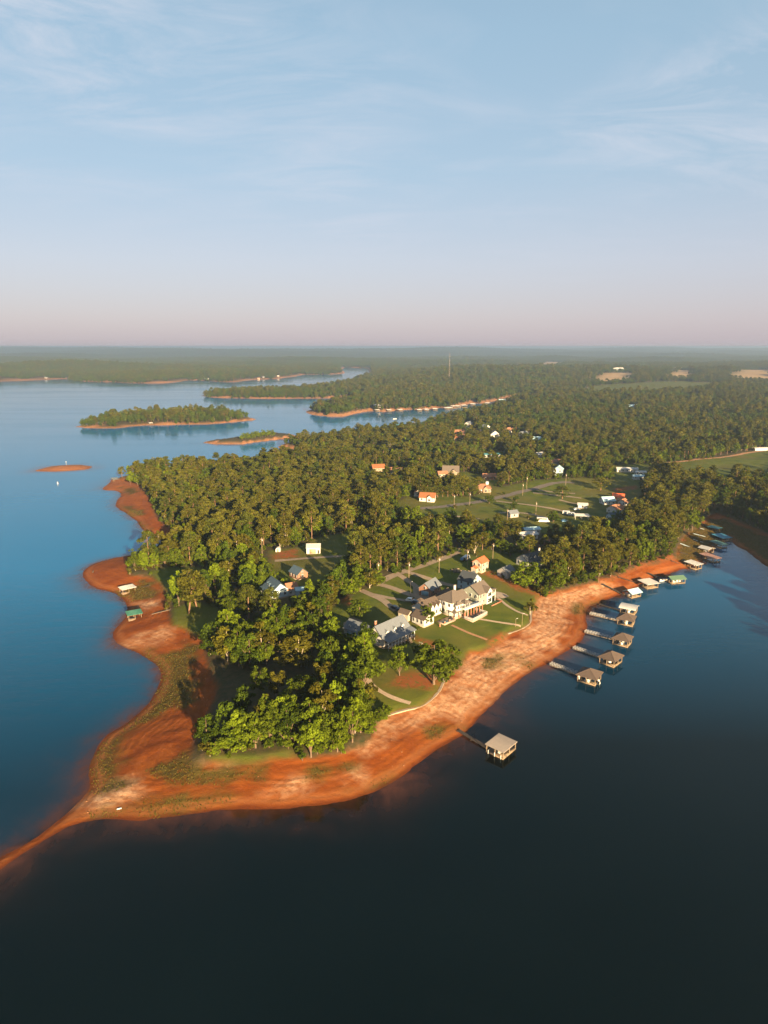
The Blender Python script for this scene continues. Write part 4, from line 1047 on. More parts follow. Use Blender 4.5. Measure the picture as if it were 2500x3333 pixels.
k_ = len(arc); poly_mesh('shell', hv_, [(a, -1.4, b) for a, b in arc] + [(a, 1.4, b) for a, b in arc], [tuple(range(k_ - 1, -1, -1))] + [tuple(range(k_, 2 * k_))] + [(i, (i + 1) % k_, k_ + (i + 1) % k_, k_ + i) for i in range(k_)], W_WHITE)
boxes('door', hv_, [(-.45, .45, -1.46, -1.40, 0, 1.8)], DOOR_TAN)

# ------------------------------------------------------------------ houses along the street and beyond
def simple(px, py, rz, w, d, h, wall, roof, label, rise=None, rt='gable', ax='x', st=1, wins=(3, 2), name='house', cat='house', extra=None, found=1.0, chim=False, grp=None):
    o = at(px, py, rz, name, label, cat, grp)
    block(o, 0, 0, w, d, h, wall, roof, rt, ax, rise, .2, wins, storeys=st, found=found, over=.5)
    if extra == 'gable':
        gable_wall('gable', o, w * .18, -d / 2 - .4, w * .34, 1.6, .2, h, w * .15, wall, 'y'); gable_roof('gable_roof', o, w * .18, -d / 2 + .5, w * .34, 3.4, h + .2, w * .15, roof, 'y', .3, .14); window(o, w * .18, -d / 2 - 1.2, 1.7, 1.4, 1.4, 'front')
    if extra == 'wing':
        block(o, -w * .62, d * .3, w * .5, d * .8, h, wall, roof, rt, 'y', (rise or d * .32) * .7, .2, (1, 1), found=found)
    if chim: chimney(o, w * .3, 0, h, h + d * .32 + 1.4)
    return o
simple(1392,1630, -12, 11, 7.5, 3.0, W_WHITE, R_ORANGE, 'white house with bright orange roof at the end of the street', 2.8, extra='gable')
simple(1362,1614, -8, 6, 5.5, 2.8, W_WHITE, R_RUST, 'white garage behind the orange roofed house', 1.9, ax='y', wins=(1, 1), name='garage', cat='garage')
simple(1571,1600, -4, 12, 8.5, 3.0, W_TAN, R_RUST, 'tan brick house with rust brown hipped roof by the street', 2.8, 'hip', extra='gable', wins=(4, 2))
simple(1467,1545, -6, 14, 9, 3.2, W_TAN, R_TAUPE, 'large house with steep tan roof above the planted pines', 4.4, extra='gable', chim=True)
simple(1592,1560, 4, 11, 7, 2.8, W_BRICK, R_RUST, 'low brown brick house beside the white van', 1.9)
simple(1817,1546, 70, 8, 7.5, 5.2, W_BLUE, R_AQUA, 'tall pale blue house with light gable at the road bend', 2.6, st=2, wins=(2, 2))
simple(1807,1512, 15, 10, 7, 2.8, W_WHITE, R_RUST, 'white walled brown roofed house above the road bend')
simple(1757,1488, 30, 9, 6, 2.8, W_WHITE, R_PALE, 'pale roofed house half hidden above the street woods')
simple(1976,1640, 10, 9, 7, 2.8, W_WHITE, R_AQUA, 'light blue roofed house beside the big shaggy evergreen')
simple(2003,1668, 40, 10, 8, 3.0, W_WHITE, R_RUST, 'brown roofed house with two white gables above the shore wood', extra='gable')
simple(2000,1690, 20, 9, 6, 2.6, W_BLUE, R_SLATE, 'dark blue roofed house below the brown roofed one')
simple(2027,1655, 45, 5, 6, 4.8, W_WHITE, R_RUST, 'narrow white two storey house above the shore wood', st=2, wins=(1, 2))
simple(2012,1628, -20, 8, 6, 2.8, W_BRICK, R_RED, 'small red roofed house among the yard trees')
simple(2040,1536, -8, 18, 5, 2.7, W_WHITE, R_WHITE, 'longest white mobile home in the shaded clearing', 1.0, wins=(5, 1), name='mobile_home', cat='mobile home')
simple(2084,1546, -5, 9, 5, 2.6, W_WHITE, R_WHITE, 'short white mobile home behind the clearing', .9, name='mobile_home', cat='mobile home')
simple(2080,1560, -4, 11, 5, 2.6, W_WHITE, R_AQUA, 'pale blue roofed mobile home nearest the lawn', .9, name='mobile_home', cat='mobile home')
simple(1896,1653, -12, 6.5, 4, 2.4, W_WHITE, R_PALE, 'white box shed on the open lawn beside the shaggy evergreen', .8, wins=(1, 1), name='shed', cat='shed')
simple(1668,1682, 20, 6, 5, 2.6, W_GREY, R_GREY, 'little grey shed alone on the shaded lawn', 1.6, wins=(1, 1), name='shed', cat='shed')
simple(1716,1752, 18, 11, 6, 2.6, W_WHITE, R_PALE, 'pale roofed long house under the shore pines', 1.2)
simple(1728,1735, 14, 10, 5, 2.6, W_GREY, R_AQUA, 'pale blue roofed trailer house above the shore pines', .8)
simple(1697,1773, 30, 6, 5, 2.6, W_WHITE, R_GREY, 'small grey roofed white house in the lane garden')
simple(1231,1532, 12, 11, 8, 3.0, W_TAN, R_ORANGE, 'orange roofed house nestled in the northern wood')
simple(1288,1541, -8, 12, 7, 2.8, W_CREAM, R_RUST, 'rust roofed house behind the planted pines')
simple(1440,1552, 10, 8, 6, 2.8, W_CREAM, R_RUST, 'small rust roofed house left of the large tan roofed one')
simple(1275,1460, -6, 12, 8, 3.4, W_WHITE, R_GREY, 'grey roofed house with white dormers in the far pine wood', extra='gable')
simple(1469,1402, 20, 6, 6, 4.5, W_TAN, R_RUST, 'small brick gabled house beside the far street', ax='y', st=2, wins=(1, 1))
simple(1525,1390, 60, 12, 8, 5.0, W_WHITE, R_GREY, 'white gabled house at the head of the far street', ax='x', st=2, wins=(3, 2))
simple(1580,1402, 35, 12, 9, 4.0, W_WHITE, R_GREY, 'wide white gabled house right of the far street', ax='y')
simple(1610,1422, 0, 11, 9, 3.6, W_WHITE, R_GREY, 'white pointed gable house in front of the far houses', ax='y', rise=4.2)
simple(1497,1434, 8, 20, 10, 3.4, W_TAN, R_ORANGE, 'long tan house with peach roof by the far street', extra='gable', wins=(6, 2))
simple(1492,1414, 5, 14, 8, 3.2, W_BRICK, R_RUST, 'brown brick house behind the long tan house')
simple(1655,1408, 30, 13, 9, 3.6, W_WHITE, R_RUST, 'rust roofed white gabled house in the far garden trees')
simple(1703,1424, 40, 12, 9, 4.4, W_CREAM, R_GREY, 'cream gabled house furthest along the cross street')
simple(1744,1438, 10, 11, 8, 3.2, W_BLUE, R_AQUA, 'pale blue house beyond the end of the cross street')
simple(1600,1488, 10, 16, 5, 2.8, W_GREY, R_TEAL, 'long teal roofed shed in the shaded wood clearing', .8, name='shed', cat='shed')
simple(1231,1327, 4, 16, 9, 3.6, W_WHITE, R_WHITE, 'white lake house above the far cove docks')
simple(1298,1217, 5, 30, 18, 6, W_WHITE, R_WHITE, 'first of two white sheds on the far ridge', name='farm_shed', cat='shed', wins=(0, 0))
simple(1316,1216, 5, 30, 18, 6, W_WHITE, R_WHITE, 'second white shed on the far ridge', name='farm_shed', cat='shed', wins=(0, 0))
simple(2010,1209, 8, 40, 20, 7, W_WHITE, R_PALE, 'pale barn at the top of the nearer tan field', name='farm_shed', cat='barn', wins=(0, 0))
simple(2195,1207, 4, 60, 22, 8, W_WHITE, R_WHITE, 'long white barn beside the middle tan field', name='farm_shed', cat='barn', wins=(0, 0))
simple(1640,1309, 0, 22, 10, 4, W_WHITE, R_AQUA, 'pale blue roofed house at the head of the far cove', name='house')
simple(2055,1330, 8, 20, 10, 4, W_WHITE, R_AQUA, 'white house glimpsed in the eastern woods')
simple(2475,1467, 12, 16, 3, 2.6, W_WHITE, R_PALE, 'white trailer at the top edge of the green field', .5, name='trailer', cat='trailer', wins=(0, 0))
for i, (x, y) in enumerate([(318,1229),(342,1229),(150,1231),(664,1235),(676,1236),(842,1231),(858,1229),(905,1226)]):
    simple(x, y, 5 * i - 15, 9, 7, 2.4, [W_GREY, W_CREAM, W_GREY, W_TAN][i % 4], [R_PALE, R_RUST, R_GREY, R_PALE][i % 4], ['first', 'second', 'third', 'fourth', 'fifth', 'sixth', 'seventh', 'eighth'][sorted([318,342,150,664,676,842,858,905]).index(x)] + ' tiny pale house from the left along the far north shore', wins=(0, 0), grp='houses on the far north shore')
# carport, camper, vehicles
cpt = at(1892,1689, -8, 'carport', 'white roofed open carport on the lower lawn', 'carport')
for x in (-4.2, 0, 4.2):
    for y in (-2.5, 2.5): boxes('post', cpt, [(x - .1, x + .1, y - .1, y + .1, -.5, 2.6)], TRIM)
gable_roof('roof', cpt, 0, 0, 9, 5.6, 2.6, .8, R_WHITE, 'x', .3, .12)
def car(px, py, rz, m, label, kind='car', L=4.5, w=1.85, h=1.5):
    o = at(px, py, rz, kind.replace(' ', '_'), label, kind, None, .22)
    pr = [(-L / 2, .35), (L / 2, .35), (L / 2, .75), (L * .30, .92), (L * .12, h), (-L * .32, h), (-L * .46, .95), (-L / 2, .85)]
    if kind in ('van', 'camper'): pr = [(-L / 2, .35), (L / 2, .35), (L / 2, .9), (L * .40, 1.1), (L * .33, h), (-L / 2, h)]
    k = len(pr); V = [(a, -w / 2, b) for a, b in pr] + [(a, w / 2, b) for a, b in pr]
    poly_mesh('body', o, V, [tuple(range(k)), tuple(range(2 * k - 1, k - 1, -1))] + [(i, k + i, k + (i + 1) % k, (i + 1) % k) for i in range(k)], m)
    wa, wb = (-L * .30, L * .06) if kind == 'car' else (-L * .4, L * .28)
    for s in (-1, 1): boxes('side_window', o, [(wa, wb, s * (w / 2 + .012) - .012, s * (w / 2 + .012) + .012, h * .66, h * .92)], GLASS)
    x0, x1 = (L * .14, L * .28) if kind == 'car' else (L * .345, L * .395)
    poly_mesh('windscreen', o, [(x0, -w * .42, h - .03), (x1, -w * .42, 1.0), (x1, w * .42, 1.0), (x0, w * .42, h - .03), (x0 + .04, -w * .42, h), (x1 + .04, -w * .42, 1.03), (x1 + .04, w * .42, 1.03), (x0 + .04, w * .42, h)], [tuple(f) for f in BOXF], GLASS)
    for sx_ in (-.31, .31):
        for s in (-1, 1):
            v, f = tube([(sx_ * L, s * (w / 2 - .16), .32), (sx_ * L, s * (w / 2 + .03), .32)], [.33, .33], 10)
            v = np.vstack([v, [[sx_ * L, s * (w / 2 + .04), .32]]]); 
            wh = link('wheel', mesh_np('wheel', v[:-1], f, (BLACK,)), o)
            v2, f2 = tube([(sx_ * L, s * (w / 2 - .02), .32), (sx_ * L, s * (w / 2 + .045), .32)], [.2, .001], 8); link('rim', mesh_np('rim', v2, f2, (ALU,)), wh)
    return o
SILVER = M('silver car paint', (.55, .57, .6), rough=.3, spec=.5, var=.04); NAVY = M('dark car paint', (.03, .04, .06), rough=.25, spec=.5, var=.04); BLUECAR = M('blue car paint', (.06, .16, .30), rough=.3, spec=.5, var=.04)
car(1337,1958, -20, PLASTIC, 'white car parked at the end of the drive branch')
car(1287,1984, -45, NAVY, 'dark car parked beside the cream shed')
car(1356,1966, -30, NAVY, 'dark car nosed under the brown roofed wing')
car(1518,1822, 60, SILVER, 'pale pickup trailer beside the red roofed house', 'van', 5.4, 2.1, 2.2)
car(1508,1824, 60, BLUECAR, 'small blue car left of the pale pickup trailer')
car(1586,1577, 80, PLASTIC, 'white van parked by the low brown brick house', 'van', 5.6, 2.1, 2.3)
car(1845,1674, -15, PLASTIC, 'white van parked beside the white truck on the lawn', 'van', 5.6, 2.1, 2.2)
car(1859,1678, -10, SILVER, 'silver van next to the white van on the lawn', 'van', 6.0, 2.2, 2.0)
car(1877,1661, 10, PLASTIC, 'white car on the lawn below the white box shed')
car(1837,1699, 15, BLUECAR, 'blue car beside the pale camper')
car(1768,1700, -12, PLASTIC, 'long pale camper beside the dark egg shaped tree', 'camper', 8.2, 2.5, 2.9)
car(1556,1413, 60, PLASTIC, 'white car on the far street')
# log pile on the lawn
lp = at(1498,1862, -20, 'log_pile', 'spread pile of cut logs on the lawn near the lane', 'log pile')
LOG = M('cut log', (.30, .22, .16), var=.35, scale=2)
rl = np.random.default_rng(5)
for i in range(34):
    a = rl.uniform(-.35, .35); x, y = rl.uniform(-4.6, 4.6), rl.uniform(-2.4, 2.4); L_ = rl.uniform(.9, 2.2)
    v, f = tube([(x - L_ / 2 * math.cos(a), y - L_ / 2 * math.sin(a), .25 + .3 * (i % 3)), (x + L_ / 2 * math.cos(a), y + L_ / 2 * math.sin(a), .25 + .3 * (i % 3))], [.24, .22], 7)
    v = np.vstack([v]); link('log', mesh_np('log', v, f, (LOG if i % 3 else WOOD_DARK,)), lp)
# utility poles, lamp posts, flagpoles, mast
def pole(px, py, h, label, arm=True, m=None, name='utility_pole', r=.16):
    o = at(px, py, 35, name, label, name.replace('_', ' '), 'utility poles along the lanes' if name == 'utility_pole' else None)
    v, f = tube([(0, 0, -.5), (0, 0, h)], [r, r * .75], 8); link('pole', mesh_np('pole', v, f, (m or WOOD_PALE,)), o)
    if arm:
        boxes('crossarm', o, [(-1.0, 1.0, -.09, .09, h - .9, h - .72)], WOOD)
        v, f = tube([(.34, 0, h - 2.0), (.34, 0, h - 1.2)], [.22, .22], 8); link('transformer', mesh_np('transformer', v, f, (ALU,)), o)
    else:
        v, f = tube([(0, 0, h), (.5, 0, h + .25), (.9, 0, h + .2)], [r * .6, r * .5, r * .4], 6); link('lamp_arm', mesh_np('lamp_arm', v, f, (m or ALU,)), o)
        boxes('lamp_head', o, [(.7, 1.15, -.14, .14, h + .08, h + .2)], ALU)
    return o
for x, y, h, lb in [(1521,1844,9.5,'tall utility pole beside the red roofed house'),(1604,1819,9,'utility pole in the shade behind the red roofed house'),(1429,1864,8.5,'pale utility pole in the middle of the log pile lawn'),(1331,1886,9,'utility pole where the garage drive leaves the lane'),(1231,1880,8,'utility pole at the wood corner of the lane'),(1478,1650,9,'utility pole by the street near the orange roof'),(1529,1645,9.5,'utility pole halfway along the street'),(1701,1613,9.5,'utility pole beside the street opposite the upper drives'),(1714,1592,10,'utility pole above the street opposite the upper drives'),(1744,1675,9,'utility pole alone on the track lawn'),(1841,1579,9.5,'utility pole at the road bend'),(1595,1622,7,'utility pole by the rust roofed tan house'),(1651,1695,8,'utility pole beside the little grey shed'),(854,1812,11,'utility pole at the wood edge beside the red clay patch')]:
    pole(x, y, h, lb)
pole(1336,1945,7.5,'dark lamp post at the garage court', False, M('dark post', (.06,.05,.045)), 'lamp_post', .11)
pole(1699,2036,5.2,'lamp post at the shore end of the terrace path', False, None, 'lamp_post', .1); pole(1678,2041,3.6,'short lamp post beside the terrace path', False, None, 'lamp_post', .1)
pole(1948,1897,4.5,'lamp post on the sandy bank above the docks', False, None, 'lamp_post', .1)
fp = at(1522,2008, 0, 'flagpole', 'thin white flagpole at the corner of the pool terrace', 'flagpole')
v, f = tube([(0, 0, 0), (0, 0, 7.0)], [.07, .05], 6); link('pole', mesh_np('pole', v, f, (ALU,)), fp); v, f = tube([(0, 0, 7.0), (0, 0, 7.15)], [.12, .02], 6); link('finial', mesh_np('finial', v, f, (ALU,)), fp)
ms = at(1462,1246, 0, 'radio_mast', 'thin tall radio mast above the far woods', 'mast')
for x, y in ((-1.2, -.7), (1.2, -.7), (0, 1.4)):
    v, f = tube([(x, y, 0), (x * .5, y * .5, 84)], [.09, .07], 4); link('mast_leg', mesh_np('mast_leg', v, f, (M('mast steel', (.45, .28, .24)),)), ms)
v, f = join([tube([(-1.2 + .6 * i / 20, -.7, 4 * i), (1.2 - .6 * i / 20, -.7, 4 * i + 4)], [.05, .05], 4) for i in range(20)]); link('mast_bracing', mesh_np('mast_bracing', v, f, (ALU,)), ms)
# sea walls
def sea_wall(px, h, label, th=.7):
    c = np.array([tuple(G(x, y)[:2]) for x, y in px]); c = smooth_poly(c, 2, False)
    o = prop(empty('sea_wall', (c[0][0], c[0][1], 0)), label, 'wall'); o0 = c[0].copy()
    tg = np.gradient(c, axis=0); tg /= np.linalg.norm(tg, axis=1)[:, None]; nr = np.stack([-tg[:, 1], tg[:, 0]], 1)
    zt = np.convolve(np.pad([float(np.max(ground_z(q[0] + np.array([-1.5, 0, 1.5]), q[1] + np.array([-1.5, 0, 1.5])))) for q in c], 2, mode='edge'), np.ones(5) / 5, 'valid') - (.25 if th > .5 else .5)
    def run(name, w, za, zb, m):
        V = []
        for i in range(len(c)):
            for s, z in ((-1, za), (1, za), (1, zb), (-1, zb)): V.append((*(c[i] + nr[i] * w / 2 * s - o0), zt[i] + z))
        F = []
        for i in range(len(c) - 1):
            for j in range(4): F.append((i * 4 + j, i * 4 + (j + 1) % 4, (i + 1) * 4 + (j + 1) % 4, (i + 1) * 4 + j))
        F += [(3, 2, 1, 0), (len(V) - 4, len(V) - 3, len(V) - 2, len(V) - 1)]
        return poly_mesh(name, o, V, F, m)
    run('wall_face', th, -h - 1.2, 0, STONE if th > .5 else DIRT); run('coping', th + .2, .003, .12, CONC if th > .5 else DIRT)
    return o
sea_wall([(1229,2342),(1272,2324),(1315,2313),(1364,2302),(1397,2283),(1429,2253),(1443,2226),(1448,2206)], 1.2, 'pale curved sea wall below the point lawn')
sea_wall([(1653,2062),(1695,2047),(1729,2029),(1727,2003),(1734,1981)], 1.2, 'pale sea wall below the terrace path')
sea_wall([(1132,2444),(1160,2432),(1185,2420),(1213,2402)], .5, 'low broken sea wall at the foot of the tip wood', .4)
# ------------------------------------------------------------------ docks and boats
def post(root, x, y, z0, z1, r=.13, m=None, name='piling'):
    v, f = tube([(x, y, z0), (x, y, z1)], [r, r], 6); return link(name, mesh_np(name, v, f, (m or WOOD,)), root)
def ramp(root, a, b, w, m, rails=None, name='gangway'):
    """walkway between two local points (x,y,z)"""
    a, b = np.array(a, float), np.array(b, float); d = b - a; L = np.hypot(d[0], d[1]); n = np.array([-d[1], d[0], 0]) / L * w / 2
    V = [a - n, b - n, b + n, a + n]; V = [v - (0, 0, .16) for v in V] + V
    g = poly_mesh(name, root, V, [tuple(f) for f in BOXF], m)
    k = max(2, int(L / 4))
    if rails:
        for s in (-1, 1):
            P0, P1 = a + n * s, b + n * s; Lt = []
            for zz in (1.0, .55): Lt.append(tube([P0 + (0, 0, zz), P1 + (0, 0, zz)], [.045, .045], 4))
            m_ = max(3, int(L / 1.1)); arch = lambda t_: .25 * math.sin(math.pi * t_)
            for i in range(m_ + 1):
                q = P0 + (P1 - P0) * i / m_; Lt.append((bxv(q[0] - .05, q[0] + .05, q[1] - .05, q[1] + .05, q[2] - .1, q[2] + 1.02), BOXF))
                if i < m_:
                    q2 = P0 + (P1 - P0) * (i + 1) / m_; Lt.append(tube([q + (0, 0, .05), q2 + (0, 0, 1.0)] if i % 2 else [q + (0, 0, 1.0), q2 + (0, 0, .05)], [.03, .03], 4))
            v, f = join(Lt); link('railing', mesh_np('railing', v, f, (rails,)), g)
    else:
        for i in range(k + 1):
            q = a + d * i / k
            for s in (-1, 1): post(root, q[0] + n[0] * s, q[1] + n[1] * s, -2.0, q[2] + .25, .09, WOOD_DARK)
    return g
def dock(label, L, F, R, roof, rm, deck_m=None, zd=.45, eave=2.7, rise=1.5, walk=None, walk_m=None, rails=None, floor='u', dz=0.0, posts=None, wall=None, over=.5, group=None):
    """roofed boat dock from three deck corners in the photo (left, near, right)"""
    deck_m = deck_m or WOOD_PALE
    bz = 0.0
    if dz: bz = max(0.0, float(G(*F)[2])) * dz
    l, f_, r = [np.array(back(x, y, zd + bz)) for x, y in (L, F, R)]
    u = l - f_; v = r - f_; lu = np.linalg.norm(u); lv = np.linalg.norm(v)
    u = u / lu
    v2 = v - u * np.dot(u, v); s_ = 1 if np.cross(u, v) > 0 else -1
    vv = np.array([-u[1], u[0]]) * s_
    lv = max(3.2, abs(np.dot(v, vv)) * .5 + lv * .5)
    c = f_ + u * lu / 2 + vv * lv / 2
    # local x along v (from the near-left side towards the lake), local y along u
    ang = math.atan2(vv[1], vv[0]); flip = -s_
    o = prop(empty('boat_dock', (c[0], c[1], bz), ang), label, 'dock', group)
    hx, hy = lv / 2, lu / 2
    def loc(px, py, z):
        X, Y = back(px, py, z + bz); dx, dy = X - c[0], Y - c[1]
        return (dx * math.cos(ang) + dy * math.sin(ang), -dx * math.sin(ang) + dy * math.cos(ang), z)
    if floor == 'u':
        boxes('deck', o, [(-hx, -hx + hx * .62, -hy, hy, zd - .3, zd)], deck_m)
        boxes('deck', o, [(-hx + hx * .62, hx, -hy, -hy + 1.3, zd - .3, zd)], deck_m); boxes('deck', o, [(-hx + hx * .62, hx, hy - 1.3, hy, zd - .3, zd)], deck_m)
    else:
        boxes('deck', o, [(-hx, hx, -hy, hy, zd - .3, zd)], deck_m)
    boxes('float', o, [(-hx + .1, hx - .1, -hy + .1, -hy + .9, -.25, zd - .3), (-hx + .1, hx - .1, hy - .9, hy - .1, -.25, zd - .3)], WOOD_DARK)
    nxp = 3 if lv > 5 else 2; nyp = 3 if lu > 5 else 2
    for i in range(nxp):
        for j in range(nyp):
            if nxp == 3 and nyp == 3 and i == 1 and j == 1: continue
            x = -hx + .18 + (2 * hx - .36) * i / (nxp - 1); y = -hy + .18 + (2 * hy - .36) * j / (nyp - 1)
            boxes('post', o, [(x - .11, x + .11, y - .11, y + .11, -1.5 - bz, eave)], posts or WOOD_PALE)
    w, d = 2 * hx, 2 * hy
    if roof == 'hip': hip_roof('roof', o, 0, 0, w, d, eave, rise, rm, over)
    elif roof == 'gable': gable_roof('roof', o, 0, 0, w, d, eave, rise, rm, 'x' if w >= d else 'y', over, .14)
    elif roof == 'flat':
        t_ = .16; k = rise
        poly_mesh('roof', o, [(-hx - over, -hy - over, eave), (hx + over, -hy - over, eave), (hx + over, hy + over, eave + k), (-hx - over, hy + over, eave + k)] + [(-hx - over, -hy - over, eave + t_), (hx + over, -hy - over, eave + t_), (hx + over, hy + over, eave + k + t_), (-hx - over, hy + over, eave + k + t_)], [tuple(q) for q in BOXF], rm)
        rf = o.children[-1]
        for i in range(12):
            y = -hy - over + (2 * hy + 2 * over) * (i + .5) / 12; z = eave + t_ + k * (i + .5) / 12
            boxes('seam', rf, [(-hx - over, hx + over, y - .035, y + .035, z - .03, z + .045)], rm)
    elif roof == 'arch':
        n = 8; longx = w >= d; sp_ = (hy if longx else hx) + over; ln = (hx if longx else hy) + over
        pr = [(sp_ * math.cos(math.pi * i / n), eave + rise * math.sin(math.pi * i / n)) for i in range(n + 1)]
        pr2 = pr + [(a * .985, b - .12) for a, b in pr[::-1]]
        k = len(pr2); V = [((s * ln, a, b) if longx else (a, s * ln, b)) for s in (-1, 1) for a, b in pr2]
        poly_mesh('roof', o, V, [(i, (i + 1) % k, k + (i + 1) % k, k + i) for i in range(k)] + [(i, i + 1, k - 2 - i, k - 1 - i) for i in range(n)] + [(k + i + 1, k + i, 2 * k - 1 - i, 2 * k - 2 - i) for i in range(n)], rm)
    beam_z = eave - .22
    boxes('roof_beam', o, [(-hx, hx, -hy + .08, -hy + .28, beam_z, eave - .02), (-hx, hx, hy - .28, hy - .08, beam_z, eave - .02)], posts or WOOD_PALE)
    if wall: boxes('back_wall', o, [(-hx + .3, -hx + .4, -hy + .4, hy - .4, zd, eave - .3)], wall)
    if walk:
        a, b = walk
        ga = G(*a); za = max(ga.z, .3) - bz + (.9 if dz else .3)
        A = loc(a[0], a[1], za); Bq = loc(b[0], b[1], zd)
        ramp(o, A, (Bq[0], Bq[1], zd), 1.3, walk_m or WOOD, rails)
    return o, ang, hx, hy, bz
def boat(x, y, z, rz, label, L=6.0, w=2.3, m=None, top=None, name='motor_boat', grp=None):
    o = prop(empty(name, (x, y, z), rz), label, 'boat', grp)
    n = 9; V = []; 
    for i in range(n):
        t_ = i / (n - 1); xx = -L / 2 + L * t_; hw = w / 2 * (1 - max(0, (t_ - .45) / .55) ** 2.2); k = .25 * max(0, (t_ - .5)) 
        V += [(xx, -hw, .75 + k), (xx, -hw * .55, -.2 + k), (xx, hw * .55, -.2 + k), (xx, hw, .75 + k)]
    F = [(0, 1, 2, 3)]
    for i in range(n - 1):
        for j in range(3): F.append((i * 4 + j, (i + 1) * 4 + j, (i + 1) * 4 + j + 1, i * 4 + j + 1))
    poly_mesh('hull', o, V, F, m or PLASTIC)
    boxes('deck', o, [(-L * .46, L * .22, -w * .42, w * .42, .5, .62)], CONC)
    boxes('seat', o, [(-L * .42, -L * .3, -w * .38, w * .38, .62, 1.0)], PLASTIC); boxes('console', o, [(-L * .05, L * .06, -w * .34, w * .34, .62, 1.15)], PLASTIC)
    boxes('engine', o, [(-L * .5 - .5, -L * .5 - .02, -.22, .22, .1, 1.15)], BLACK)
    if top:
        for s in (-1, 1):
            for xx in (-L * .2, L * .12): post(o, xx, s * w * .4, .6, 2.1, .04, ALU, 'canopy_post')
        boxes('canopy', o, [(-L * .25, L * .17, -w * .46, w * .46, 2.1, 2.2)], top)
    return o
def slip_boat(dk, label, along='x', L=6.0, off=(.0, .0), m=None, top=None, flip=0):
    o, ang, hx, hy, bz = dk
    x, y = off; c, s = math.cos(ang), math.sin(ang)
    p = o.location
    return boat(p.x + x * c - y * s, p.y + x * s + y * c, .15 + bz, ang + (0 if along == 'x' else math.pi / 2) + flip, label, L, 2.2, m, top)
DX = lambda o, s, *q: [(o[0] + u_ * s, o[1] + v_ * s) for u_, v_ in q]
k5 = ((1750, 1900), .2712); k6 = ((2050, 1680), .2712)
R_HIP = M('brown dock shingles', (0.105, 0.075, 0.06), rough=.9, var=.2, scale=2)
R_CORR = M('grey corrugated dock roof', (0.36, 0.30, 0.25), rough=.6, var=.12, scale=.6, stain=(.36, .27, .20))
d1 = dock('lone dock with square grey metal roof off the headland beach', *DX((1450, 2300), .1808, (725, 805), (1040, 945), (1300, 765)), 'flat', R_CORR, None, .4, 2.55, .25, [(1492, 2376), (1585, 2432)], WOOD_DARK, None, 'u', over=.25)
for y in (-2.2, 0, 2.2): boxes('bumper_post', d1[0], [(-d1[2] - .12, -d1[2] + .06, y - .09, y + .09, -.6, 1.3)], TRIM)
slip_boat(d1, 'covered boat under the square grey metal roof', 'x', 5.2, (.6, 0), None, None)
d2 = dock('nearest of the four brown hip roofed docks', *DX(*k5, (470, 1160), (690, 1222), (790, 1142)), 'hip', R_HIP, None, .45, 2.7, 2.0, [(1793, 2163), (1880, 2196)], WOOD, ALU)
d3 = dock('second brown hip roofed dock up the east shore', *DX(*k5, (735, 942), (915, 1002), (1025, 932)), 'hip', R_HIP, None, .45, 2.7, 2.0, [(1868, 2110), (1952, 2140)], WOOD, ALU)
d4 = dock('third brown hip roofed dock up the east shore', *DX(*k5, (895, 717), (1080, 762), (1150, 705)), 'hip', R_HIP, None, .45, 2.7, 2.0, [(1905, 2057), (1994, 2080)], WOOD, ALU)
d5 = dock('fourth brown hip roofed dock, beside the arched white roof', *DX(*k5, (950, 477), (1140, 512), (1185, 456)), 'hip', R_HIP, None, .45, 2.7, 2.0, [(1921, 1999), (2008, 2019)], WOOD, ALU)
slip_boat(d2, 'white boat with tan canopy under the nearest brown roof', 'x', 6.0, (.5, 0), None, WOOD_PALE)
slip_boat(d3, 'dark hulled boat under the second brown roof', 'x', 5.6, (.6, 0), NAVY); slip_boat(d4, 'boat with blue canopy under the third brown roof', 'x', 5.6, (.6, 0), None, TARP_BLUE); slip_boat(d5, 'white boat under the fourth brown roof', 'x', 5.6, (.6, 0))
p = back(1750 + 490 * .2712, 1900 + 1125 * .2712, .3); boat(p[0], p[1], .1, rad(70), 'small white jet boat tied left of the nearest brown roof', 3.2, 1.2, name='jet_boat')
p = back(1750 + 727 * .2712, 1900 + 1180 * .2712, .3); boat(p[0], p[1], .1, rad(80), 'small white jet boat on the lake side of the nearest brown roof', 3.0, 1.2, name='jet_boat')
d6 = dock('dock with arched white roof beside the fourth brown roof', *DX(*k5, (985, 337), (1165, 372), (1205, 322)), 'arch', R_WHITE, None, .45, 2.6, .9, [(1952, 1966), (2019, 1986)], WOOD_DARK)
slip_boat(d6, 'white runabout under the arched white roof', 'x', 5.6, (.5, 0))
d7 = dock('dock house with pale blue gable roof and tan deck', *DX(*k5, (1030, 132), (1130, 172), (1205, 132)), 'gable', R_AQUA, None, .45, 2.5, 1.2, [(1961, 1900), (2028, 1934)], WOOD_DARK, None, 'full', wall=W_WHITE)
d8 = dock('dock with flat grey roof on the red beach', *DX(*k6, (100, 822), (210, 872), (275, 827)), 'flat', R_PALE, None, .45, 2.6, .3, [(2012, 1877), (2080, 1899)], WOOD_DARK, None, 'full')
d9 = dock('dock with light green gable roof', *DX(*k6, (430, 772), (505, 812), (605, 772)), 'gable', M('light green metal roof', (.115, .20, .125), rough=.5, var=.1), None, .45, 2.6, .9, [(2108, 1864), (2167, 1887)], WOOD_DARK, None, 'u')
slip_boat(d9, 'white boat under the light green roof', 'x', 5.2, (.4, 0))
p = back(2050 + 400 * .2712, 1680 + 772 * .2712, .3); boat(p[0], p[1], .1, rad(10), 'cream skiff tied left of the light green roofed dock', 4.6, 1.5, name='skiff')
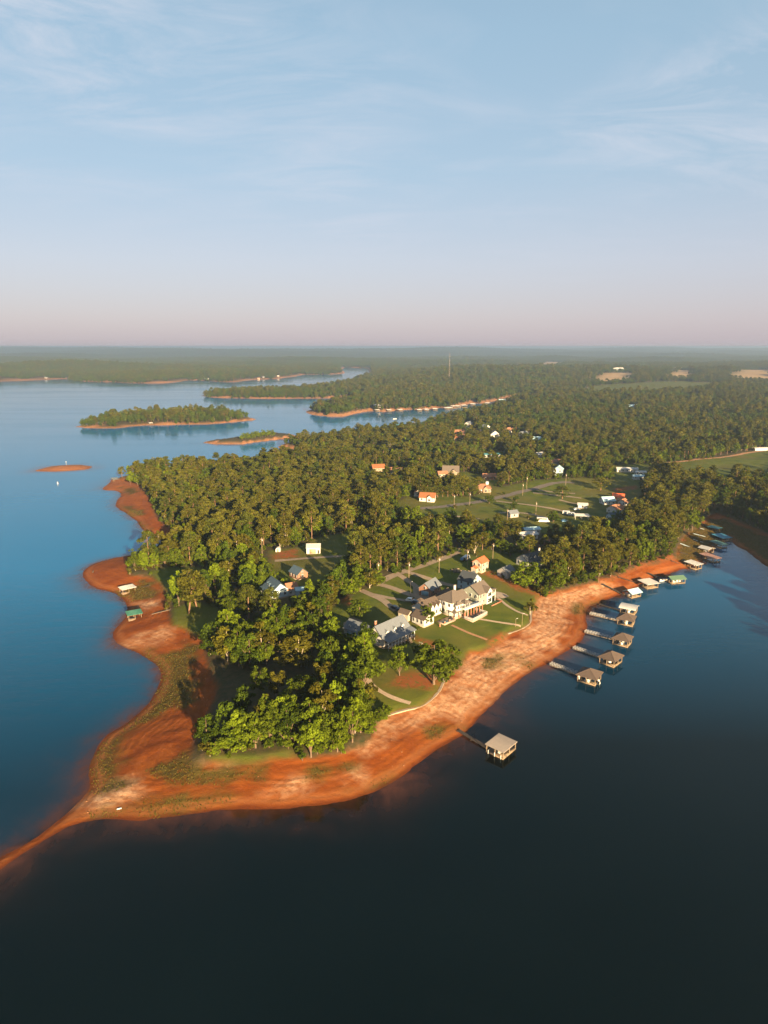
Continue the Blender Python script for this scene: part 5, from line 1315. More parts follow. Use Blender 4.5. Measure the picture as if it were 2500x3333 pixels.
d10 = dock('dock with long white roof over orange kayaks', *DX(*k6, (655, 602), (790, 642), (830, 612)), 'flat', R_WHITE, None, .45, 2.8, .4, [(2186, 1825), (2229, 1840)], WOOD_DARK, None, 'u')
for i in range(3):
    c, s = math.cos(d10[1]), math.sin(d10[1]); x, y = .3 + i * .55, -.5 + i * .2
    kk = boat(d10[0].location.x + x * c - y * s, d10[0].location.y + x * s + y * c, .5, d10[1] + rad(80), ['first', 'second', 'third'][i] + ' orange kayak from the shore under the long white dock roof', 3.4, .75, ORANGE, name='kayak')
d11 = dock('dock with long brown metal roof', *DX(*k6, (835, 502), (1005, 560), (1035, 532)), 'flat', M('brown metal roof', (.30, .17, .13), rough=.5, var=.12), WOOD, .45, 2.7, .3, [(2215, 1797), (2277, 1817)], WOOD_DARK, None, 'u')
d12 = dock('dock with white gable roof behind the brown metal roof', *DX(*k6, (825, 417), (940, 447), (985, 422)), 'gable', R_WHITE, None, .45, 2.6, .8, [(2214, 1768), (2275, 1791)], W_BLUE, None, 'u')
d13 = dock('dock with flat dull teal roof at the cove head', *DX(*k6, (955, 337), (1095, 385), (1120, 362)), 'flat', M('dull teal roof', (.09, .20, .19), rough=.6, var=.15), WOOD, .45, 2.3, .2, [(2256, 1755), (2310, 1772)], W_BLUE, None, 'u')
d14 = dock('dock with bright blue roof at the cove head', *DX(*k6, (985, 257), (1110, 302), (1150, 272)), 'flat', M('bright blue roof', (.05, .22, .34), rough=.5, var=.1), WOOD, .45, 2.3, .3, [(2256, 1736), (2317, 1751)], W_BLUE, None, 'u', .9)
d15 = dock('last teal roofed dock on the dry cove bed', *DX(*k6, (935, 167), (1050, 192), (1068, 172)), 'flat', R_TEAL, WOOD, .45, 2.5, .3, [(2276, 1718), (2304, 1725)], W_BLUE, None, 'u', .9)
slip_boat(d12, 'pontoon boat under the white gable roof at the cove', 'x', 5.0, (.4, 0), SILVER, TARP_BLUE)
d16 = dock('stranded white roofed dock on the western clay beach', *DX((330, 1850), .2411, (245, 318), (290, 350), (455, 305)), 'flat', R_WHITE, WOOD, .45, 2.7, .2, [(484, 1904), (440, 1917)], WOOD_DARK, None, 'full', 1.0)
d17 = dock('stranded green roofed dock with long walkway to the cove lawn', *DX((330, 1850), .2411, (348, 668), (370, 708), (550, 676)), 'flat', R_GREEN, WOOD, .45, 2.9, .5, [(554, 1983), (463, 2006)], WOOD, None, 'full', 1.0)
# small far docks
FAR = [(1224,1338,R_PALE),(1262,1338,R_PALE),(1298,1337,R_PALE),(1360,1337,R_PALE),(1383,1336,R_PALE),(1411,1334,R_PALE),(1449,1331,R_PALE),(1459,1330,R_PALE),(1473,1328,R_PALE),(1486,1325,R_PALE),(1505,1325,R_PALE),(1533,1318,R_PALE),(1582,1315,R_PALE)]
for i, (x, y, rm) in enumerate(FAR):
    s = 1.6 if i in (8, 10) else 1.0
    dock(ORD[i] + ' tiny pale roofed dock from the left in the far cove', (x - 5 * s, y - .6), (x, y + 1.0), (x + 5 * s, y - .6), 'flat', rm, None, .45, 2.8 * s, .4, None, None, None, 'full', group='docks of the far cove')
dock('teal roofed dock behind the northern wood', (1287,1386), (1292,1388), (1298,1386), 'flat', R_TEAL, None, .45, 2.6, .3, None, None, None, 'full')
dock('small grey dock on the near shore of the far cove', (1497,1352), (1503,1354), (1510,1352), 'flat', R_PALE, None, .45, 2.6, .3, None, None, None, 'full')
dock('tiny white dock under the wooded island', (485,1381), (488,1382.5), (491,1381), 'flat', R_WHITE, None, .45, 2.8, .3, None, None, None, 'full')
dock('little dark jetty at the western cape', (362,1561), (370,1566), (380,1562), 'flat', R_GREY, WOOD, .45, 1.8, .1, None, None, None, 'full')
p = back(1285, 1363, .3); boat(p[0], p[1], 0, rad(20), 'white boat under way in the far cove', 7, 2.6)
# markers
mk = at(216,1514, 0, 'channel_marker', 'thin white channel marker on the bare red sandbar', 'marker')
post(mk, 0, 0, -.5, 4.0, .10, TRIM, 'pole'); boxes('board', mk, [(-.4, .4, -.05, .05, 3.2, 4.0)], TRIM)
p = back(188, 1575, 0); by = prop(empty('buoy', (p[0], p[1], 0)), 'small white buoy on open water below the red sandbar', 'buoy')
v, f = tube([(0, 0, -.4), (0, 0, .5), (0, 0, 1.6), (0, 0, 2.2)], [.5, .5, .28, .05], 8); link('body', mesh_np('body', v, f, (TRIM,)), by); v, f = tube([(0, 0, 1.0), (0, 0, 1.25)], [.44, .38], 8); link('band', mesh_np('band', v, f, (ORANGE,)), by)
cb_ = at(388,2633, 25, 'washed_up_board', 'white board washed up on the grassy tip of the beach', 'board')
boxes('plank', cb_, [(-.6, .6, -.25, .25, .05, .2)], PLASTIC)
st = at(303,1863, 0, 'tree_stump', 'dark stump on the western clay beach', 'stump')
v, f = tube([(0, 0, -.3), (.05, 0, .5), (.2, .1, 1.1)], [.55, .35, .22], 7); link('stump', mesh_np('stump', v, f, (WOOD_DARK,)), st)
# ---- hand-placed trees that stand out (photo pixel of the foot, tone, crown scale, height scale, label)
def foot(x, y): return G(x, y)
SPECIAL = [
 (1412,2227,'mid',1.55,1.25,'huge broad oak at the edge of the beach below the pool house',0),
 (1300,2199,'mid',0.72,0.80,'lawn tree with bare pale trunk in a round mulch bed',1),
 (1184,2250,'mid',1.35,1.25,'tall full oak in front of the grey dormered house',1),
 (1150,2215,'bright',1.0,1.1,'yellow green tree crowding the tall oak by the grey dormered house',0),
 (1171,2007,'mid',0.85,0.62,'lone round tree on the lawn above the grey dormered house',2),
 (1392,2033,'mid',0.68,0.66,'leaning garden tree in front of the low white annex',3),
 (1068,1997,'pine',0.8,0.55,'short pine at the end of the lawn hedge row',1),
 (615,1997,'pine',1.25,0.98,'leaning umbrella shaped pine above the green roofed dock',2),
 (640,1975,'pine',1.1,1.08,'second tall pine behind the leaning pine by the cove lawn',0),
 (1700,1906,'bright',1.0,0.85,'yellow leaved round tree beside the grey gabled shed',0),
 (1738,1908,'mid',1.0,0.85,'dark green tree touching the yellow leaved tree above the beach',1),
 (1792,1920,'mid',1.0,0.88,'leafy shore tree with low branches at the corner of the sandy bank',0),
 (1849,1887,'olive',1.0,1.12,'thin tree with forked pale trunk on the sandy bank',1),
 (1958,1864,'pine',1.0,1.0,'tall single pine with bare trunk over the shore path',2),
 (1725,2003,'olive',0.5,0.50,'small rounded tree at the corner of the stone sea wall',0),
 (982,2292,'mid',0.95,0.80,'round crowned tree alone in the dark middle of the headland wood',0),
 (975,2162,'olive',1.35,1.0,'spreading oak with bare pale limbs in the headland wood',1),
 (753,1995,'mid',0.95,0.62,'flat topped round tree on the shaded west lawn',2),
 (748,1885,'olive',1.2,0.85,'wide twin crowned oak at the back of the west lawn',1),
 (858,1890,'mid',0.9,0.80,'fan shaped many stemmed tree beside the blue roofed house',2),
 (1012,2463,'bright',0.90,0.92,'bright green tree hanging over the red bank at the point',1),
 (1098,2446,'bright',0.72,0.80,'slim bright green tree on the red bank beside the sea wall',0),
 (743,2450,'bright',0.55,0.42,'small yellow green tree above the eroded tip of the lawn',1),
 (702,2456,'bright',0.36,0.34,'lowest yellow bush tree at the outermost corner of the wood',0),
 (1955,1596,'pine',1.35,0.62,'big shaggy evergreen between the sheds on the open lawns',1),
 (1830,1624,'darkpine',1.15,0.58,'conical evergreen standing alone beside the curving road',0),
 (1592,1640,'mid',0.62,0.52,'round tree by the road opposite the brown roofed house',0),
 (1672,1662,'dark',0.52,0.42,'small dark tree in the middle of the open lawn',1),
 (1800,1700,'dark',0.75,0.55,'dark egg shaped tree beside the pale camper',0),
 (1680,1634,'dark',0.5,0.30,'wide low shrub tree by the lane junction',1),
 (2252,1730,'bright',0.85,0.95,'bright green pear shaped tree at the end of the dock row',1),
 (1278,1613,'olive',0.85,1.0,'pale trunked tree at the wood edge beside the orange roofed house',0),
]
n_special = []
for i, (x, y, tone, s, sz, lab, k) in enumerate(SPECIAL):
    p = foot(x, y)
    nm = {'pine': 'pine_tree', 'darkpine': 'pine_tree'}.get(tone, 'broadleaf_tree')
    tilt = (rad(5), rad(-9)) if 'leaning' in lab and tone == 'pine' else (0, 0)
    plant_tree(nm, tone, p, s, sz, random.uniform(0, 6.28), lab, None, k, tilt)
    n_special.append((p.x, p.y, 6.0 * s))
# rows and clumps given by hand
ROWS = [
 ('hedge row trees between the west drive and the grey house', [(1010,1955),(1045,1945),(1082,1938),(1115,1934),(1145,1932),(1172,1926),(1203,1914),(1228,1906)], ('mid','bright','mid','olive'), 0.72, 0.60, 'rounded green tree in the hedge row beside the drive'),
 ('pale green trees by the west cove', [(470,1851),(504,1848),(537,1840),(571,1826),(592,1805),(620,1795)], ('bright','bright','mid'), 0.70, 0.60, 'pale yellow green tree in the row by the west cove'),
 ('front row of planted pines', [(1375+i*16.5, 1622-i*1.2) for i in range(11)], ('pine','darkpine'), 0.85, 0.52, 'short even pine in the front planted row behind the orange roof'),
 ('back row of planted pines', [(1405+i*17, 1598-i*1.0) for i in range(10)], ('pine','darkpine'), 0.85, 0.52, 'short even pine in the back planted row behind the orange roof'),
 ('saplings on the bank by the sea wall', [(1232,2352),(1258,2335),(1245,2345),(1205,2385)], ('bright','mid'), 0.36, 0.30, 'small green sapling at the top of the sea wall'),
 ('small trees on the sandy east bank', [(1762,1938),(1775,1945),(1830,1912),(1868,1902),(1900,1892)], ('bright','olive','mid'), 0.36, 0.33, 'small young tree on the sandy bank'),
 ('leafy trees at the tip of the headland', [(881,2428),(832,2434),(936,2428),(1055,2430),(1147,2415),(1174,2384),(1186,2335),(1050,2385),(1104,2362),(1136,2295),(790,2440),(868,2398),(950,2402),(760,2425),(910,2400),(1010,2410)], ('mid','bright','dark','bright','mid','olive'), 0.86, 0.98, 'leafy tree in the dense wood at the tip of the headland'),
 ('bushy trees on the small sandbar islet', [(790+i*8.2, 1431-i*0.9) for i in range(13)], ('bright','mid'), 0.66, 0.62, 'bushy green tree on the small sandbar islet'),
 ('big oaks above the western beach', [(712,2125),(742,2150),(778,2168),(815,2166),(852,2150),(745,2105),(795,2112),(868,2112),(905,2120)], ('mid','bright','dark','mid','olive'), 0.95, 1.05, 'big leafy oak in the clump above the western beach'),
 ('half hidden trees inside the headland wood', [(850,2262),(900,2272),(1042,2250),(1062,2205),(800,2330),(1030,2320),(930,2345)], ('dark','mid','olive'), 0.78, 0.74, 'half shaded tree inside the headland wood'),
 ('oaks behind the grey dormered house', [(985,2020),(1015,2040),(1045,2030),(960,2052),(1000,2078),(1040,2085)], ('mid','dark','olive'), 0.78, 0.86, 'shady oak between the two dormered houses'),
 ('pale green trees at the western cape', [(424,1576),(440,1571),(455,1570),(432,1568),(448,1580)], ('bright',), 0.62, 0.60, 'pale yellow green tree at the tip of the western cape'),
 ('trees between the houses of the lakeside lane', [(1545,1800),(1570,1790),(1600,1788),(1630,1800),(1660,1812),(1640,1775),(1590,1768),(1700,1800),(1560,1770),(1680,1775),(1722,1800)], ('mid','olive','dark','pine'), 0.72, 0.62, 'garden tree among the houses along the lakeside lane'),
]
HAND = []
for grp, pts, tones, s, sz, lab in ROWS:
    for i, (x, y) in enumerate(sorted(pts)):
        p = foot(x, y); tone = tones[(i * 7 + len(grp)) % len(tones)]
        u = random.uniform(0.84, 1.18)
        plant_tree('pine_tree' if 'pine' in tone else 'broadleaf_tree', tone, p, s * u, sz * random.uniform(0.88, 1.12), random.uniform(0, 6.28), f'{lab}, {ORD[i]} from left'.replace('leftmost from left', 'leftmost'), grp)
        n_special.append((p.x, p.y, 4.4 * s))

SHRUBS = [('shrubs along the fence line', [(1512 + i * 25, 1829 + i * 10.8) for i in range(9)], ('olive', 'mid'), 0.17, 'small clipped shrub along the fence line below the red roofed house'),
 ('shrubs beside the white lake house', [(1418,1990),(1436,2000),(1506,1998),(1536,1985),(1556,1972)], ('mid', 'dark'), 0.16, 'low garden shrub beside the white lake house'),
 ('shrubs round the grey dormered house', [(1212,2085),(1228,2098),(1352,2062),(1362,2052),(1345,2075)], ('dark', 'mid'), 0.17, 'low garden shrub beside the grey dormered house'),
 ('shrubs on the street lawns', [(1480,1655),(1533,1650),(1640,1612),(1720,1690),(1750,1700),(1560,1608)], ('olive', 'dark'), 0.24, 'low shrub on the open street lawns')]
for grp, pts, tones, s, lab in SHRUBS:
    for i, (x, y) in enumerate(sorted(pts)):
        o = plant_tree('garden_shrub', tones[i % 2], foot(x, y), s * random.uniform(.8, 1.25), s * random.uniform(.7, 1.0), random.uniform(0, 6.28), f'{lab}, {ORD[i]} from left'.replace('leftmost from left', 'leftmost'), grp)
        o['category'] = 'shrub'
# ---- woods: 300 largest of each kind as single trees, the rest as one mass per kind
TZ = ground_z(TX, TY)
sx, sy, sd = project(TX, TY, TZ + 8)
keep = np.ones(len(TX), bool)
keep &= ~(inside(GP([(1380,1690),(1560,1700),(1960,1700),(1980,1790),(1760,1815),(1500,1795),(1380,1740)]), TX, TY) & (RNG.random(len(TX)) < 0.4))
for px_, py_, r_ in n_special:
    keep &= (TX - px_) ** 2 + (TY - py_) ** 2 > r_ ** 2
# leave room for the houses, their yards and the roads, and the gaps through which the photograph sees them
HOMES = [o for o in bpy.data.objects if o.parent is None and o.get('category') in ('house', 'barn', 'shed', 'garage', 'cabin', 'mobile home', 'carport', 'camper', 'van', 'car', 'hut', 'trailer', 'utility pole', 'mast', 'terrace', 'pool', 'gazebo', 'log pile')]
for o in HOMES:
    hx_, hy_, hz_ = o.location
    big = o['category'] in ('house', 'barn', 'mobile home', 'terrace')
    keep &= (TX - hx_) ** 2 + (TY - hy_) ** 2 > (9.0 if big else 5.0) ** 2
    if o['category'] in ('utility pole', 'mast', 'car', 'van'): continue
    qx, qy, qd = project(np.array([hx_]), np.array([hy_]), np.array([hz_ + 3.0]))
    ppm = 2223 / sd
    cover = (np.abs(sx - qx) < ppm * 6.5) & (sd < qd) & (sy < qy + 9 * ppm) & (sy - 6 * ppm < qy)
    keep &= ~(cover & (RNG.random(len(TX)) < ((0.9 if hy_ < 400 else 0.62) if big else 0.55)))
for o in bpy.data.objects:
    if o.parent is None and o.name.split('.')[0] in ('lane', 'driveway', 'road', 'track', 'garden_path', 'forecourt', 'patio') and o.type == 'MESH':
        q_ = np.empty(len(o.data.vertices) * 3, np.float32); o.data.vertices.foreach_get('co', q_); q_ = q_.reshape(-1, 3)[::7]
        near_ = np.where((TX > q_[:, 0].min() - 6) & (TX < q_[:, 0].max() + 6) & (TY > q_[:, 1].min() - 6) & (TY < q_[:, 1].max() + 6))[0]
        for i_ in near_:
            if ((q_[:, 0] - TX[i_]) ** 2 + (q_[:, 1] - TY[i_]) ** 2).min() < 12: keep[i_] = False
TX, TY, TS, TZ, sx, sy, sd = [q[keep] for q in (TX, TY, TS, TZ, sx, sy, sd)]
patch = fbm(TX / 70, TY / 70, 120, 3)
hill = inside(GP([(420,1545),(900,1495),(1000,1440),(1280,1420),(1330,1560),(1290,1640),(1250,1700),(1100,1720),(850,1730),(640,1720),(520,1660)]), TX, TY)
east = inside(GP([(1740,1900),(1860,1740),(2000,1680),(2110,1600),(2200,1560),(2330,1660),(2240,1760),(2180,1830),(2000,1880),(1850,1910)]), TX, TY)
p_pine = np.where(hill, 0.55 + 0.6 * (patch - 0.5), np.where(east, 0.72, 0.32 + 0.9 * (patch - 0.5)))
p_pine = np.where((TY < 300) & (TX < 20), 0.05, p_pine)
p_pine = np.where(TY > 900, p_pine * 0.6, p_pine)
is_pine = RNG.random(len(TX)) < p_pine
u = RNG.random(len(TX))
tone_b = np.where(u < 0.27, 0, np.where(u < 0.60, 1, np.where(u < 0.83, 2, 3)))
TONES_B = ['bright', 'mid', 'dark', 'olive']
SCL = TS * RNG.uniform(0.72, 1.30, len(TX)) * np.where(is_pine, 1.0, 0.80)
SCZ = np.clip(SCL * np.where(TY < 420, 1.22, np.where(TY < 2000, 1.12, 1.0)), 0.2, 1.15 + 0.06 * SCL) * RNG.uniform(0.80, 1.16, len(TX)) * np.where(is_pine, 0.92, 1.0)
wood_isle = signed(ISLE_WOODED, TX, TY) > 0
SCZ = np.where(wood_isle, SCZ * 1.05, SCZ)
lowz = inside(GP([(1380,1690),(1560,1700),(1960,1700),(1980,1790),(1760,1815),(1500,1795),(1380,1740)]), TX, TY)
SCZ = np.where(lowz, SCZ * 0.66, SCZ); SCL = np.where(lowz, SCL * 0.8, SCL)
ROT = RNG.uniform(0, 6.28, len(TX))
view = (sx > 5) & (sx < 2495) & (sy > 1100) & (sy < 3330)
single = np.zeros(len(TX), bool)
budget = {True: 300, False: 300}
for o in bpy.data.objects:
    if o.name.startswith('pine_tree'): budget[True] -= 1
    if o.name.startswith('broadleaf_tree'): budget[False] -= 1
for kind in (True, False):
    c_ = np.where(view & (is_pine == kind))[0]
    c_ = c_[np.argsort(sd[c_] / SCZ[c_])][:budget[kind]]
    single[c_] = True
LMARK = [(2,253,'the grey dormered house'),(30,283,'the large white lake house'),(42,296,'the sage sided house'),(50,337,'the red roofed house'),(21,304,'the brick garage'),(-50,302,'the slate blue dormer house')]
for x, y, n in [(972,1878,'the slate roofed cottage'),(1021,1797,'the white barn'),(1392,1630,'the orange roofed house'),(1571,1600,'the rust hipped tan house'),(1467,1545,'the steep tan roofed house'),(1647,1874,'the grey gabled shed'),(1728,1838,'the dark roofed shore house'),(1892,1689,'the open carport'),(2003,1668,'the twin gabled brown house'),(2040,1536,'the mobile homes'),(1817,1546,'the pale blue gable'),(906,1794,'the bare clay patch'),(395,1930,'the stranded white dock'),(430,2015,'the stranded green dock'),(1940,2220,'the nearest brown dock'),(2050,1945,'the pale blue dock house'),(2190,1895,'the light green dock'),(2265,1850,'the orange kayaks'),(2300,1800,'the white gable dock'),(2330,1730,'the last teal dock'),(670,2470,'the outermost tip of the wood'),(900,2460,'the grassy tip terrace'),(1100,2450,'the low broken sea wall'),(1215,2350,'the curved sea wall'),(700,2250,'the shaded western beach'),(700,2080,'the cove lawn'),(900,2150,'the heart of the headland wood'),(600,1745,'the head of the west cove'),(480,1640,'the western cape beach'),(420,1565,'the western cape'),(650,1550,'the north shore of the hill'),(850,1530,'the north shore bend'),(950,1475,'the little sand spit'),(800,1680,'the south flank of the hill'),(950,1640,'the middle of the hill'),(1100,1560,'the top of the hill'),(1120,1680,'the shaded field end'),(1250,1600,'the eastern flank of the hill'),(1200,1470,'the small point lawn'),(1288,1541,'the northern rust roof'),(1350,1480,'the pine stand behind the hill'),(1450,1480,'the woods above the tan roof'),(1480,1760,'the top of the lane'),(1350,1790,'the lane wood'),(1200,1850,'the lane corner'),(1950,1760,'the pine wood above the beach'),(2100,1700,'the middle of the east wood'),(2200,1620,'the top of the east wood'),(2420,1650,'the east cove slope'),(2480,1560,'the wood below the green field'),(2300,1580,'the hollow below the green field'),(1700,1520,'the woods behind the street'),(1920,1480,'the woods behind the mobile homes'),(1497,1434,'the far tan house'),(1610,1422,'the far white houses'),(600,1362,'the wooded island'),(1900,1870,'the sandy bank')]:
    p_ = G(x, y); LMARK.append((p_.x, p_.y, n))
LXY = np.array([(a, b_) for a, b_, c_ in LMARK])
def region(i):
    n_ = LMARK[int(np.argmin((LXY[:, 0] - TX[i]) ** 2 + (LXY[:, 1] - TY[i]) ** 2))][2]
    size_ = 'tall ' if SCZ[i] > 0.98 else ('low ' if SCZ[i] < 0.80 else '')
    return size_, n_
WORDS = {'bright': 'bright green leafy', 'mid': 'mid green leafy', 'dark': 'deep green leafy', 'olive': 'olive brown leafy', 'pine': 'olive crowned', 'darkpine': 'dark green crowned'}
made = {}
for i in np.where(single)[0]:
    if is_pine[i]:
        tone = 'pine' if u[i] < 0.65 else 'darkpine'; nm = 'pine_tree'; noun = 'pine'
    else:
        tone = TONES_B[tone_b[i]]; nm = 'broadleaf_tree'; noun = 'tree'
    size_, near_ = region(i)
    made.setdefault(f'{size_}{WORDS[tone]} {noun} near {near_}', []).append((sx[i], i))
    r = plant_tree(nm, tone, (TX[i], TY[i], TZ[i]), SCL[i], SCZ[i], ROT[i], f'{size_}{WORDS[tone]} {noun} near {near_}', f'{size_}{WORDS[tone]} {noun}s near {near_}')
# several alike trees near one landmark: tell them apart by their order
for o in [o for o in bpy.data.objects if o.get('label') in made]:
    same = sorted(made[o['label']])
    if 1 < len(same) <= len(ORD):
        k_ = [q for q in range(len(same)) if abs(TX[same[q][1]] - o.location.x) < 1e-2 and abs(TY[same[q][1]] - o.location.y) < 1e-2]
        if k_: o['label'] = f"{o['label']}, {ORD[k_[0]]} from left".replace('leftmost from left', 'leftmost')
def forest(name, label, sel, tones):
    me = bpy.data.meshes.new(name)
    n = int(sel.sum())
    me.vertices.add(n)
    me.vertices.foreach_set('co', np.stack([TX[sel], TY[sel], TZ[sel]], 1).astype(np.float32).ravel())
    def att(nm, ty, key, v):
        a = me.attributes.new(nm, ty, 'POINT'); a.data.foreach_set(key, v)
    att('size', 'FLOAT_VECTOR', 'vector', np.stack([SCL[sel], SCL[sel], SCZ[sel]], 1).astype(np.float32).ravel())
    att('spin', 'FLOAT_VECTOR', 'vector', np.stack([np.zeros(n), np.zeros(n), ROT[sel]], 1).astype(np.float32).ravel())
    protos = [q for t_ in tones for q in PROTO[t_]]
    # weight the pick so that mid tones are commoner than bright ones
    att('pick', 'INT', 'value', RNG.integers(0, len(protos), n).astype(np.int32))
    o = link(name, me)
    ng = bpy.data.node_groups.new(name, 'GeometryNodeTree')
    ng.interface.new_socket('Geometry', in_out='INPUT', socket_type='NodeSocketGeometry')
    ng.interface.new_socket('Geometry', in_out='OUTPUT', socket_type='NodeSocketGeometry')
    N, L = ng.nodes, ng.links
    gi, go = N.new('NodeGroupInput'), N.new('NodeGroupOutput')
    iop = N.new('GeometryNodeInstanceOnPoints'); iop.inputs['Pick Instance'].default_value = True
    jj = N.new('GeometryNodeJoinGeometry')
    users = {}
    for ob in bpy.data.objects:
        if ob.type == 'MESH' and ob.data not in users: users[ob.data] = ob
    for cm, tm, h in protos[::-1]:
        j2 = N.new('GeometryNodeJoinGeometry')
        for d_ in (cm, tm):
            oi = N.new('GeometryNodeObjectInfo'); oi.transform_space = 'ORIGINAL'
            oi.inputs['Object'].default_value = users[d_]
            L.new(oi.outputs['Geometry'], j2.inputs[0])
        g2 = N.new('GeometryNodeGeometryToInstance')
        L.new(j2.outputs[0], g2.inputs[0]); L.new(g2.outputs[0], jj.inputs[0])
    def na(nm, ty):
        a = N.new('GeometryNodeInputNamedAttribute'); a.data_type = ty; a.inputs[0].default_value = nm
        return a.outputs[0]
    L.new(gi.outputs[0], iop.inputs['Points']); L.new(jj.outputs[0], iop.inputs['Instance'])
    L.new(na('pick', 'INT'), iop.inputs['Instance Index'])
    e2r = N.new('FunctionNodeEulerToRotation'); L.new(na('spin', 'FLOAT_VECTOR'), e2r.inputs[0])
    L.new(e2r.outputs[0], iop.inputs['Rotation'])
    L.new(na('size', 'FLOAT_VECTOR'), iop.inputs['Scale'])
    L.new(iop.outputs[0], go.inputs[0])
    md = o.modifiers.new('trees', 'NODES'); md.node_group = ng
    return prop(o, label, None, None, 'stuff')
rest = ~single
forest('pine_forest', 'mass of olive pines stretching from the headland to the horizon', rest & is_pine, ['pine', 'darkpine'])
forest('broadleaf_forest', 'mass of mixed green broadleaf woods behind the lakeside houses', rest & ~is_pine & (TY < 900), ['mid', 'olive', 'dark', 'bright'])
forest('distant_forest', 'mass of dark green woods stretching to the hazy horizon', rest & ~is_pine & (TY >= 900), ['mid', 'dark', 'dark'])
# ---- undergrowth filling the feet of the woods
def under():
    global TX, TY, TZ, SCL, SCZ, ROT
    rng = np.random.default_rng(44)
    gx, gy = np.arange(-190, 330, 3.6), np.arange(165, 760, 3.6)
    X, Y = np.meshgrid(gx, gy); X = (X + rng.uniform(-1.7, 1.7, X.shape)).ravel(); Y = (Y + rng.uniform(-1.7, 1.7, Y.shape)).ravel()
    b = field_at(B, X, Y); cl = field_at(clear_d, X, Y)
    edge = (b < 16) | (cl > -14)
    ok = (b > 0.8) & (cl < 0.3) & ~inside(GAP_WOOD, X, Y) & (rng.random(len(X)) < np.where(edge, 0.85, 0.3)) & (np.abs(X) < .6 * Y + 40)
    for o in HOMES: ok &= (X - o.location.x) ** 2 + (Y - o.location.y) ** 2 > 60
    TX, TY = X[ok], Y[ok]; TZ = ground_z(TX, TY) - 0.3
    SCL = rng.uniform(0.16, 0.36, len(TX)); SCZ = SCL * rng.uniform(0.7, 1.1, len(TX)); ROT = rng.uniform(0, 6.28, len(TX))
    forest('undergrowth', 'low leafy undergrowth along the feet of the woods', np.ones(len(TX), bool), ['mid', 'olive', 'dark', 'bright'])
n_tot = len(TX); under()
# ---- tufts of dry weed and loose stones on the drawn-down shore
rng = np.random.default_rng(77)
def on_beach(n, field, thr, x0=-190, x1=260, y0=125, y1=520):
    X, Y = rng.uniform(x0, x1, n), rng.uniform(y0, y1, n)
    ok = (field_at(field, X, Y) * rng.uniform(0.4, 1.0, n) > thr) & (field_at(D, X, Y) > 1.5) & (field_at(B, X, Y) < 0.5)
    return X[ok], Y[ok]
X, Y = on_beach(420000, weed, 0.45)
nb = 6; N = len(X)
P0 = np.stack([X, Y, ground_z(X, Y)], 1)
hgt = rng.uniform(0.10, 0.46, N) * (0.6 + 0.8 * fbm(X / 6, Y / 6, 140, 2))
a = rng.uniform(0, 6.28, (N, nb)); lean = rng.uniform(0.1, 0.5, (N, nb)); w_ = rng.uniform(0.04, 0.09, (N, nb))
bx_ = np.stack([np.cos(a), np.sin(a), np.zeros_like(a)], -1); sd_ = np.stack([-np.sin(a), np.cos(a), np.zeros_like(a)], -1)
root_ = P0[:, None, :] + bx_ * 0.12
tip = root_ + (bx_ * lean[..., None] + np.array([0, 0, 1.0])) * hgt[:, None, None]
Vt = np.stack([root_ - sd_ * w_[..., None], root_ + sd_ * w_[..., None], tip], 2).reshape(-1, 3)
me = mesh_np('shore_weeds', Vt, np.arange(len(Vt)).reshape(-1, 3), (leaf_mat('dry shore weeds', (0.055, 0.050, 0.010), (0.130, 0.095, 0.024), 0.2),))
at_ = me.attributes.new('tone', 'FLOAT', 'FACE'); at_.data.foreach_set('value', np.repeat(rng.uniform(0, 1, N), nb).astype(np.float32))
prop(link('shore_weeds', me), 'tufts of dry weed scattered over the clay shore', None, None, 'stuff')
X, Y = on_beach(26000, np.clip(0.35 + sand + 0.6 * (fbm(XX / 11, YY / 11, 150, 3) - 0.4), 0, 1.4), 0.42)
N = len(X); s_ = rng.uniform(0.06, 0.22, N) * rng.choice([1, 1, 1, 1.6], N)
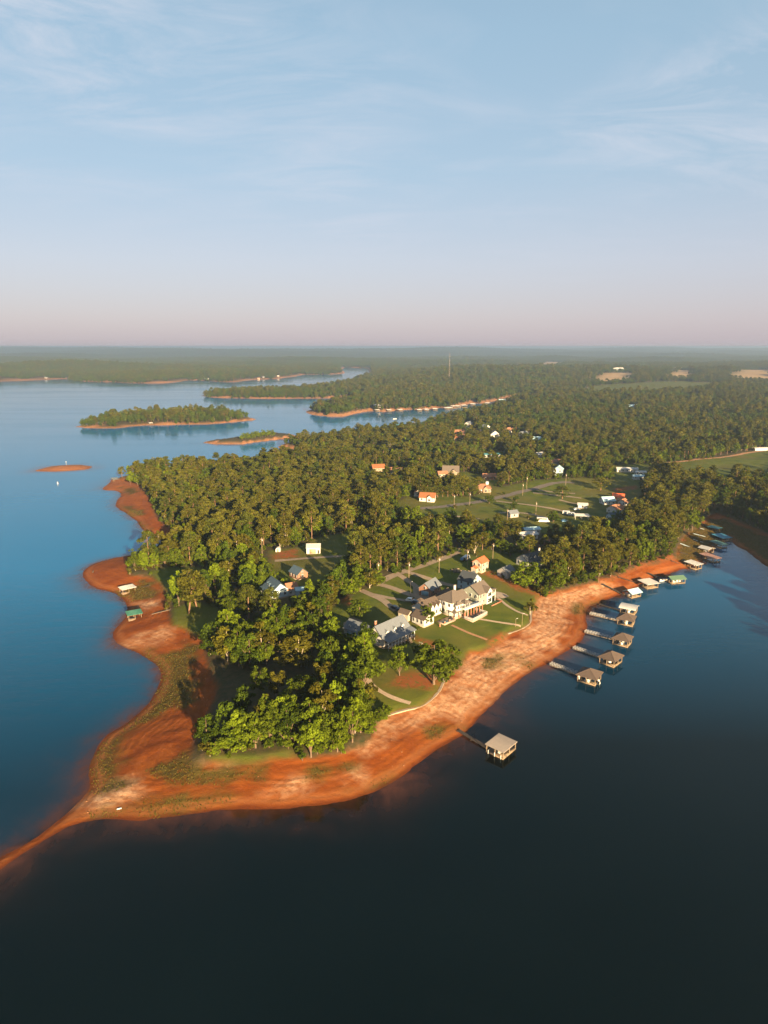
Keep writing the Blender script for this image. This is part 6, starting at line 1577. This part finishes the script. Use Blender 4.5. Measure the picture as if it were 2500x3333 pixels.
oc = np.array([(1, 0, 0), (0, 1, 0), (-1, 0, 0), (0, -1, 0), (0, 0, .7), (0, 0, -.5)]); of = np.array([(0, 1, 4), (1, 2, 4), (2, 3, 4), (3, 0, 4), (1, 0, 5), (2, 1, 5), (3, 2, 5), (0, 3, 5)])
an = rng.uniform(0, 6.28, N); ca, sa = np.cos(an), np.sin(an); st_ = rng.uniform(0.6, 1.5, N)
ox = oc[None, :, 0] * st_[:, None]; oy = oc[None, :, 1] / st_[:, None]
Vs = np.stack([(ox * ca[:, None] - oy * sa[:, None]) * s_[:, None] + X[:, None], (ox * sa[:, None] + oy * ca[:, None]) * s_[:, None] + Y[:, None], oc[None, :, 2] * s_[:, None] + ground_z(X, Y)[:, None]], -1) + rng.normal(0, 0.03, (N, 6, 3))
me = mesh_np('shore_stones', Vs.reshape(-1, 3), (of[None] + (np.arange(N) * 6)[:, None, None]).reshape(-1, 3), (paint('shore stone', (0.26, 0.12, 0.055), 0.95, 0.1, 0.4, 0.6),))
prop(link('shore_stones', me), 'loose stones and clods strewn over the clay shore', None, None, 'stuff')
print('TREES', n_tot, 'single', single.sum(), 'tufts', len(Vt), 'stones', N)
# ------------------------------------------------------------------ morning haze over the lake country
m_haze = mat('haze'); t = NT(m_haze)
pv = t.new('ShaderNodeVolumePrincipled')
pv.inputs['Color'].default_value = (0.70, 0.86, 1.0, 1)
pv.inputs['Density'].default_value = 1.5e-4
pv.inputs['Anisotropy'].default_value = 0.62
o_ = t.new('ShaderNodeOutputMaterial'); t.l.new(pv.outputs[0], o_.inputs['Volume'])
hx, hy0, hy1, hz0, hz1 = 27000.0, -400.0, 43500.0, -9.0, 128.0
hv = [(x, y, z) for z in (hz0, hz1) for x, y in ((-hx, hy0), (hx, hy0), (hx, hy1), (-hx, hy1))]
hf = [(0, 3, 2, 1), (4, 5, 6, 7), (0, 1, 5, 4), (1, 2, 6, 5), (2, 3, 7, 6), (3, 0, 4, 7)]
prop(link('haze', mesh_np('haze', hv, hf, (m_haze,))), 'thin pale morning haze over the far woods', None, None, 'stuff')
